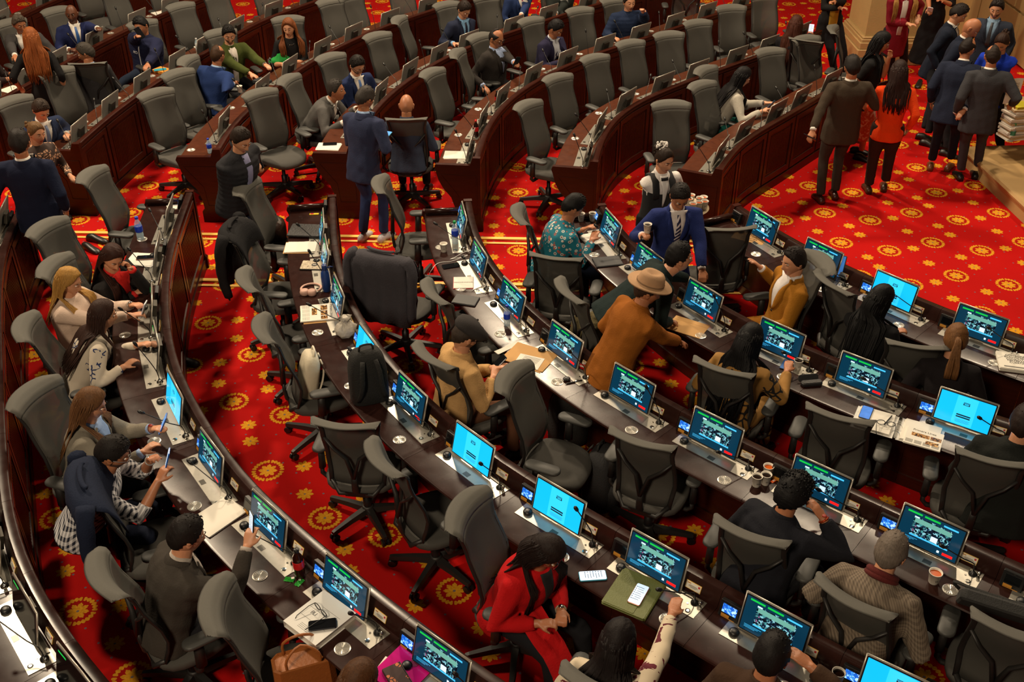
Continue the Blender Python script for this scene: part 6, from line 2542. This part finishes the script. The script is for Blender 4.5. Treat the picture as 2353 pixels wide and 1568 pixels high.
def spectacles(label, px, py, z, rz, col=(18, 18, 20)):
    g = item('spectacles', label, 'glasses', px, py, z, rz)
    m = mat('spec_frame_%d' % col[0], col, .35)
    mb = MB()
    for sd in (-1, 1):
        mb.tube([(sd * .034 + .027 * math.cos(a), 0 + .002 * math.cos(a), .020 + .019 * math.sin(a)) for a in [2 * PI * q / 16 for q in range(17)]], .0026, 5, cap=False)
    mb.tube([(-.008, 0, .024), (.008, 0, .024)], .0026, 5)
    mb.build('frame', m, g, True)
    for sd in (-1, 1):
        mb = MB()
        mb.tube([(sd * .060, 0, .028), (sd * .064, .04, .026), (sd * .058, .12, .012), (sd * .052, .135, .003)], .0024, 5)
        mb.build('temple', m, g, True)
    return g


spectacles('black spectacles lying on the white binder', 738, 1408, TZ + .052, 130)
spectacles('black spectacles lying on the open ring binder', 2035, 978, TZ + .02, 160)

# open ring binder with newspaper at right
g = item('open_ring_binder', 'open ring binder full of paper with newspaper on its right half', 'binder', 2062, 985, TZ, -28)
for sd in (-1, 1):
    mb = MB()
    mb.box((sd * .155, 0, .0015), (.29, .27, .003))
    mb.build('cover', mat('glossy_white', (222, 220, 215), .12, spec=.8), g)
    mb = MB()
    for k in range(5):
        mb.box((sd * (.150 + .002 * k), .001 * k, .005 + .0026 * k), (.24, .25, .0022))
    mb.build('page_block', PAPER, g)
mb = MB()
mb.rbox((0, 0, .006), (.022, .26, .008), .004)
for y in (-.09, 0, .09):
    mb.tube([(.030 * math.cos(a), y, .010 + .030 * math.sin(a)) for a in [PI * q / 10 for q in range(11)]], .0016, 5)
mb.build('ring_mechanism', CHROME, g)
newspaper('newspaper on the right half of the ring binder', 2122, 1010, -28, TZ + .019, .24, .20, 'Primera Línea', [(-.1, .08, .5, .2), (.32, .08, .3, .2), (.25, -.22, .35, .2)], .55)
g = item('spectacle_case', 'open dark spectacle case beside the mustard shawl woman', 'case', 1862, 882, TZ, 8)
mb = MB()
mb.rbox((0, -.018, .018), (.16, .055, .034), .02)
mb.build('case_base', mat('black_leather', (34, 33, 34), .5, 0, .2, 30, .3, 60), g)
mb = MB()
T = Matrix.Translation((-.01, .03, .034)) @ Matrix.Rotation(R(55), 4, 'X')
mb.rbox((0, 0, 0), (.155, .055, .008), .02, T=T)
mb.rbox((0, 0, .006), (.14, .042, .004), .018, mi=1, T=T)
mb.build('case_lid', [mat('black_leather', (34, 33, 34), .5, 0, .2, 30, .3, 60), mat('beige_lining', (170, 130, 95), .8)], g)

# committee document at the right edge
g = item('document_pile', 'pile of documents with printed committee title at the right edge', 'documents', 2335, 838, TZ, -14)
for k in range(7):
    mb = MB()
    mb.box((0, 0, .0022), (.27, .23, .004))
    o = mb.build('sheet', PAPER, g)
    o.location = (random.uniform(-.004, .004), random.uniform(-.004, .004), k * .0044)
words_on(g, 'COMISIONES\nECONÓMICAS\nCONJUNTAS\nTERCERAS Y\nCUARTAS', (.0, .060, .0318), .027, 0, (35, 33, 34))
words_on(g, 'Asamblea', (.0, .092, .0318), .016, 0, (35, 33, 34))
mb = MB()
mb.box((-.03, -.088, .0318), (.15, .014, .0004))
mb.build('grey_band', mat('print_grey', (120, 118, 115), .8), g)

# green folder
g = item('leather_folder', 'olive green leather document folder before the blouse woman', 'folder', 1455, 1368, TZ, -30)
GREEN = mat('olive_leather', (92, 98, 42), .55, 0, .10, 40, .25, 120)
mb = MB()
mb.rbox((0, 0, .004), (.265, .31, .007), .010)
mb.rbox((0, 0, .019), (.265, .31, .005), .010)
mb.rings([[(.1325 + .010 * math.cos(a), y, .0115 + .0095 * math.sin(a)) for a in [R(-90 + 180 * q / 6) for q in range(7)]] for y in (-.15, .15)], cap=False, closed=False)
mb.build('cover', GREEN, g)
mb = MB()
mb.rbox((-.03, -.11, .0228), (.19, .075, .0025), .008)
mb.build('flap', GREEN, g)

# pink folder and pouch
g = item('plastic_folder', 'glossy magenta plastic folder with papers at the bottom edge', 'folder', 935, 1535, TZ, -38)
mb = MB()
mb.box((0, 0, .003), (.25, .33, .003))
mb.box((.002, .002, .012), (.25, .33, .002), .03)
mb.build('cover', mat('magenta_film', (205, 20, 130), .15, spec=.8, alpha=.85), g)
mb = MB()
mb.box((-.06, -.08, .0065), (.13, .15, .003), .2)
mb.build('sheet', PAPER, g)
mb = MB()
mb.lathe([(.026, .0135), (.026, .0145)], n=20)
mb.build('round_clasp', mat('clasp_plum', (120, 20, 80), .4), g).location = (.02, .04, 0)
g = item('patterned_pouch', 'orange and black patterned pouch lying on the magenta folder', 'pouch', 915, 1562, TZ + .014, -60)
mb = MB()
mb.rbox((0, 0, .008), (.19, .11, .016), .012)
mb.build('pouch_cloth', cloth_pattern('pouch_print', 'leaf', (60, 30, 26), (214, 120, 70), .7, 2), g)
mb = MB()
mb.tube([(-.09, .05, .016), (.09, .05, .016)], .003, 5)
mb.build('zip', BLACKP, g)

# laptop bag on the chair at right
g = item('laptop_bag', 'black canvas laptop bag with a strap leaning on a desk at right', 'bag', 2290, 1395, TZ + .10, -26)
mb = MB()
T = Matrix.Rotation(R(-50), 4, 'X')
mb.rbox((0, 0, 0), (.40, .30, .07), .03, T=T)
mb.build('bag_body', mat('bag_canvas', (46, 46, 46), .85, 0, .15, 60, .4, 120), g)
mb = MB()
mb.rbox((0, .07, .04), (.39, .12, .012), .02, T=T)
mb.build('flap', BAGDK, g)
mb = MB()
mb.tube(catmull([T @ Vector(v) for v in ((-.20, .05, .04), (-.24, .04, .07), (-.1, .02, .06), (.1, .03, .06), (.22, .0, .06))], .04), .014, 8, flat=.4)
mb.build('shoulder_strap', BAGBLK, g, True)

# green cloth and back-desk things
g = item('green_scarf', 'bright green cloth beside the black top woman', 'cloth', 645, 142, TZ + .002, 20)
mb = MB()
rings = []
for z, r_ in ((0, .11), (.02, .13), (.05, .10), (.09, .05), (.11, .03)):
    rings.append([(r_ * math.cos(a) * (1 + .3 * math.sin(4 * a + z * 30)), r_ * .7 * math.sin(a) * (1 + .3 * math.cos(3 * a)), z) for a in [2 * PI * k / 26 for k in range(26)]])
mb.rings(rings)
mb.build('folded_cloth', mat('bright_green', (12, 140, 50), .8, 0, .2, 30), g, True)
g = item('orange_box', 'flat orange patterned box under the turquoise phone', 'box', 374, 165, TZ, -30)
mb = MB()
mb.rbox((0, 0, .015), (.22, .15, .028), .006)
mb.build('box_body', cloth_pattern('orange_box', 'leaf', (205, 120, 30), (230, 190, 90), .6, 2), g)
mb = MB()
mb.rbox((0, 0, .030), (.224, .154, .004), .006)
mb.build('lid', mat('orange_lid', (214, 140, 50), .6), g)
g = item('notebook_stack', 'two closed dark notebooks by the olive jacket man', 'notebooks', 603, 190, TZ, -35)
for k in range(2):
    mb = MB()
    mb.rbox((0, 0, .009), (.20, .15, .016), .005)
    mb.build('notebook_cover', BAGDK, g).location = (0, 0, k * .018)

# olive jacket lying on a chair, near the hat man
g = item('folded_jacket', 'olive green jacket bundled on a chair behind the hat man', 'jacket', 1352, 785, .49, 0)
mb = MB()
rnd = random.Random(2)
for k in range(9):
    a = 2 * PI * k / 9
    mb.ball((.07 * math.cos(a), .06 * math.sin(a), .10 + rnd.uniform(-.03, .07)), (.09, .075, .11), 10)
    mb.tube(catmull([(.10 * math.cos(a), .10 * math.sin(a), .20), (.14 * math.cos(a), .12 * math.sin(a), .08), (.12 * math.cos(a + .3), .11 * math.sin(a + .3), -.005)], .04), .03, 7)
o = mb.build('jacket_cloth', mat('olive_cloth', (92, 82, 52), .95, 0, .2, 20, .4, 60), g, True)
r_ = o.modifiers.new('r', 'REMESH')
r_.mode = 'VOXEL'
r_.voxel_size = .012
r_.use_smooth_shade = True

# jackets hung over chair backs
CHAIR_AT = {}


def hung_jacket(label, px, py, yaw, col, m=None, length=.55, z0=1.16, wide=1.0):
    top = at(px, py, 1.145)
    f = Vector((math.cos(R(yaw)), math.sin(R(yaw)), 0))
    base = top + f * .35
    g = thing('hung_jacket', label, 'jacket', (base.x, base.y, 0), R(yaw - 90))
    m = m or mat('hung_%d_%d_%d' % col, col, .9, 0, .12, 18, .3, 80, spec=.2)
    W = .255 * wide
    nu = 20
    # back panel draped over the roll and down behind the chair
    prof = [(-.20, .96), (-.235, 1.08), (-.28, 1.155), (-.345, 1.185), (-.405, 1.182), (-.44, 1.15), (-.45, 1.08), (-.435, .98), (-.42, .86), (-.43, .74), (-.44, z0 - length)]
    rows = []
    for j, (y, z) in enumerate(prof):
        t = j / (len(prof) - 1)
        r_ = []
        for i in range(nu + 1):
            u_ = -1 + 2 * i / nu
            w = W * (1.0 + .10 * max(0, t - .5))
            fold_ = .014 * math.sin(u_ * 11 + t * 3) * max(0, t - .45) * 2
            r_.append((u_ * w, y + (.055 if t < .5 else .05) * u_ * u_ + fold_, z - .05 * u_ ** 4 * (1 if t < .6 else .3) + .012 * math.sin(u_ * 5) * (t > .95)))
        rows.append(r_)
    mb = MB()
    mb.rings(rows, cap=False, closed=False)
    o = mb.build('back_panel', m, g, True)
    s_ = o.modifiers.new('t', 'SOLIDIFY')
    s_.thickness = .012
    for sd in (-1, 1):
        mb = MB()
        C = catmull([(sd * (W - .03), -.34, 1.16), (sd * (W + .035), -.36, 1.10), (sd * (W + .045), -.38, .95), (sd * (W + .035), -.39, .78), (sd * (W + .02), -.37, .60)], .05)
        n_ = len(C)
        mb.tube(C, [.055 - .012 * (j / n_) + .004 * math.sin(j * 2.2) for j in range(n_)], 10, flat=.75)
        mb.build('sleeve', m, g, True)
    mb = MB()
    mb.tube([(W * .45 * math.cos(a), -.31 - .03 * math.sin(a), 1.20) for a in [PI * q / 10 for q in range(11)]], .017, 8, flat=.6)
    mb.build('collar', m, g, True)
    return g


hung_jacket('dark grey suit jacket hung over a chair back in the middle', 872, 592, 68, (66, 64, 70), length=.60)
hung_jacket('navy sweatshirt jacket hung over the chair of the checked shirt man', 184, 1112, 24, (24, 32, 52), length=.66, wide=1.08)
hung_jacket('black jacket hung over a chair near the aisle', 530, 524, 355, (28, 27, 29), length=.58, wide=.9)

# laptop on the innermost row
g = item('laptop', 'open laptop with a text document on screen at the innermost row', 'laptop', 1888, 640, TZ, -33)
mb = MB()
mb.rbox((0, 0, .007), (.30, .21, .012), .010)
mb.build('keyboard_base', mat('laptop_grey', (90, 92, 98), .35, .6), g)
mb = MB()
for r_ in range(5):
    for c in range(12):
        mb.box((-.132 + c * .024, .06 - r_ * .022, .0145), (.019, .017, .003))
kb = mb.build('keys', BLACKP, g)
kb['kind'] = 'stuff'
T = Matrix.Translation((0, .105, .105)) @ Matrix.Rotation(R(76), 4, 'X')
mb = MB()
mb.rbox((0, 0, 0), (.30, .20, .006), .010, T=T)
lid = mb.build('display_lid', mat('laptop_grey', (90, 92, 98), .35, .6), g)
mb = MB()
mb.box((0, 0, 0), (.285, .185, .001), T=T @ Matrix.Translation((0, .0, .004)))
mb.box((0, 0, 0), (.20, .165, .001), mi=1, T=T @ Matrix.Translation((-.01, .0, .005)))
for k in range(6):
    mb.box((0, 0, 0), (.15, .004 if k % 3 else .007, .0006), mi=2, T=T @ Matrix.Translation((-.01, .065 - k * .024, .006)))
mb.build('screen', [mat('lap_bg', (60, 110, 170), .2, emit=.7), mat('lap_page', (190, 220, 240), .2, emit=.9), mat('lap_ink', (60, 60, 100), .2, emit=.3)], lid)

# pile of files by the steps, upright papers in a hand
g = thing('file_pile', 'tall leaning pile of paper files beside the stone steps', 'documents', at(2328, 316, .485), R(12))
for k in range(14):
    mb = MB()
    mb.rbox((0, 0, .014), (.30 + .02 * math.sin(k * 3), .23, .024), .004)
    o = mb.build('file', [PAPER, mat('file_buff', (186, 160, 120), .8), mat('file_pale', (200, 190, 175), .8)][k % 3], g)
    o.location = (.01 * math.sin(k * 2.1), .01 * math.cos(k * 1.7), k * .0275)
    o.rotation_euler = (0, 0, R(8 * math.sin(k * 1.3)))
mb = MB()
mb.rbox((0, 0, .014), (.24, .18, .028), .004)
o = mb.build('file', mat('file_yellow', (205, 190, 30), .7), g)
o.location = (.0, 0, 14 * .0275)
p = who('holding papers')
S, E_, W, d, sd = p.arms[1]
g = thing('papers', 'bent sheets of paper in the hand of the grey suit man', 'papers', p.Rz @ (W + d * .09 + Vector((0, .04, .04))) + p.base, R(10))
mb = MB()
mb.rings([[(.10 * x + .0, .02 * math.sin(x * 2 + z * 4), z) for x in np.linspace(-1, 1, 6)] for z in np.linspace(-.02, .26, 6)], cap=False, closed=False)
o = mb.build('sheet', PAPER, g, True)
mb = MB()
for k in range(9):
    mb.box((0, -.004, .05 + k * .02), (.12, .001, .003))
mb.build('printed_lines', INK, g)
# ------------------------------------------------------------------ say which chair is which
FACE = {0: 'facing right', 1: 'facing the far right', 2: 'back to the camera', 3: 'facing far left', 4: 'facing left', 5: 'facing near left', 6: 'facing the camera', 7: 'facing near right'}
seen = {}
rows_ = {}
for x, y, yaw, c, extra in chair_spots:
    r_, t, n = row_place(Vector((x, y, 0)))
    rows_.setdefault(r_.key, []).append((t if r_.near else r_.len - t, c, yaw, x, y))
for key, L_ in rows_.items():
    L_.sort(key=lambda q: q[0])
    blk = 'near' if key[0] == 'N' else 'far'
    w = {6: 'innermost', 5: 'second', 4: 'third', 3: 'fourth', 2: 'fifth', 1: 'sixth', 0: 'seventh', 9: 'rearmost'}[int(key[1])]
    for i, (t, c, yaw, x, y) in enumerate(L_):
        f = FACE[int(((yaw + 22.5) % 360) // 45)]
        c['label'] = 'grey mesh office chair, %s from the aisle, %s %s row, %s' % (ORD[min(i + 1, 17)], w, blk, f)
        c['group'] = 'mesh office chairs of the hall'
        c['category'] = 'chair'
bpy.context.view_layer.update()
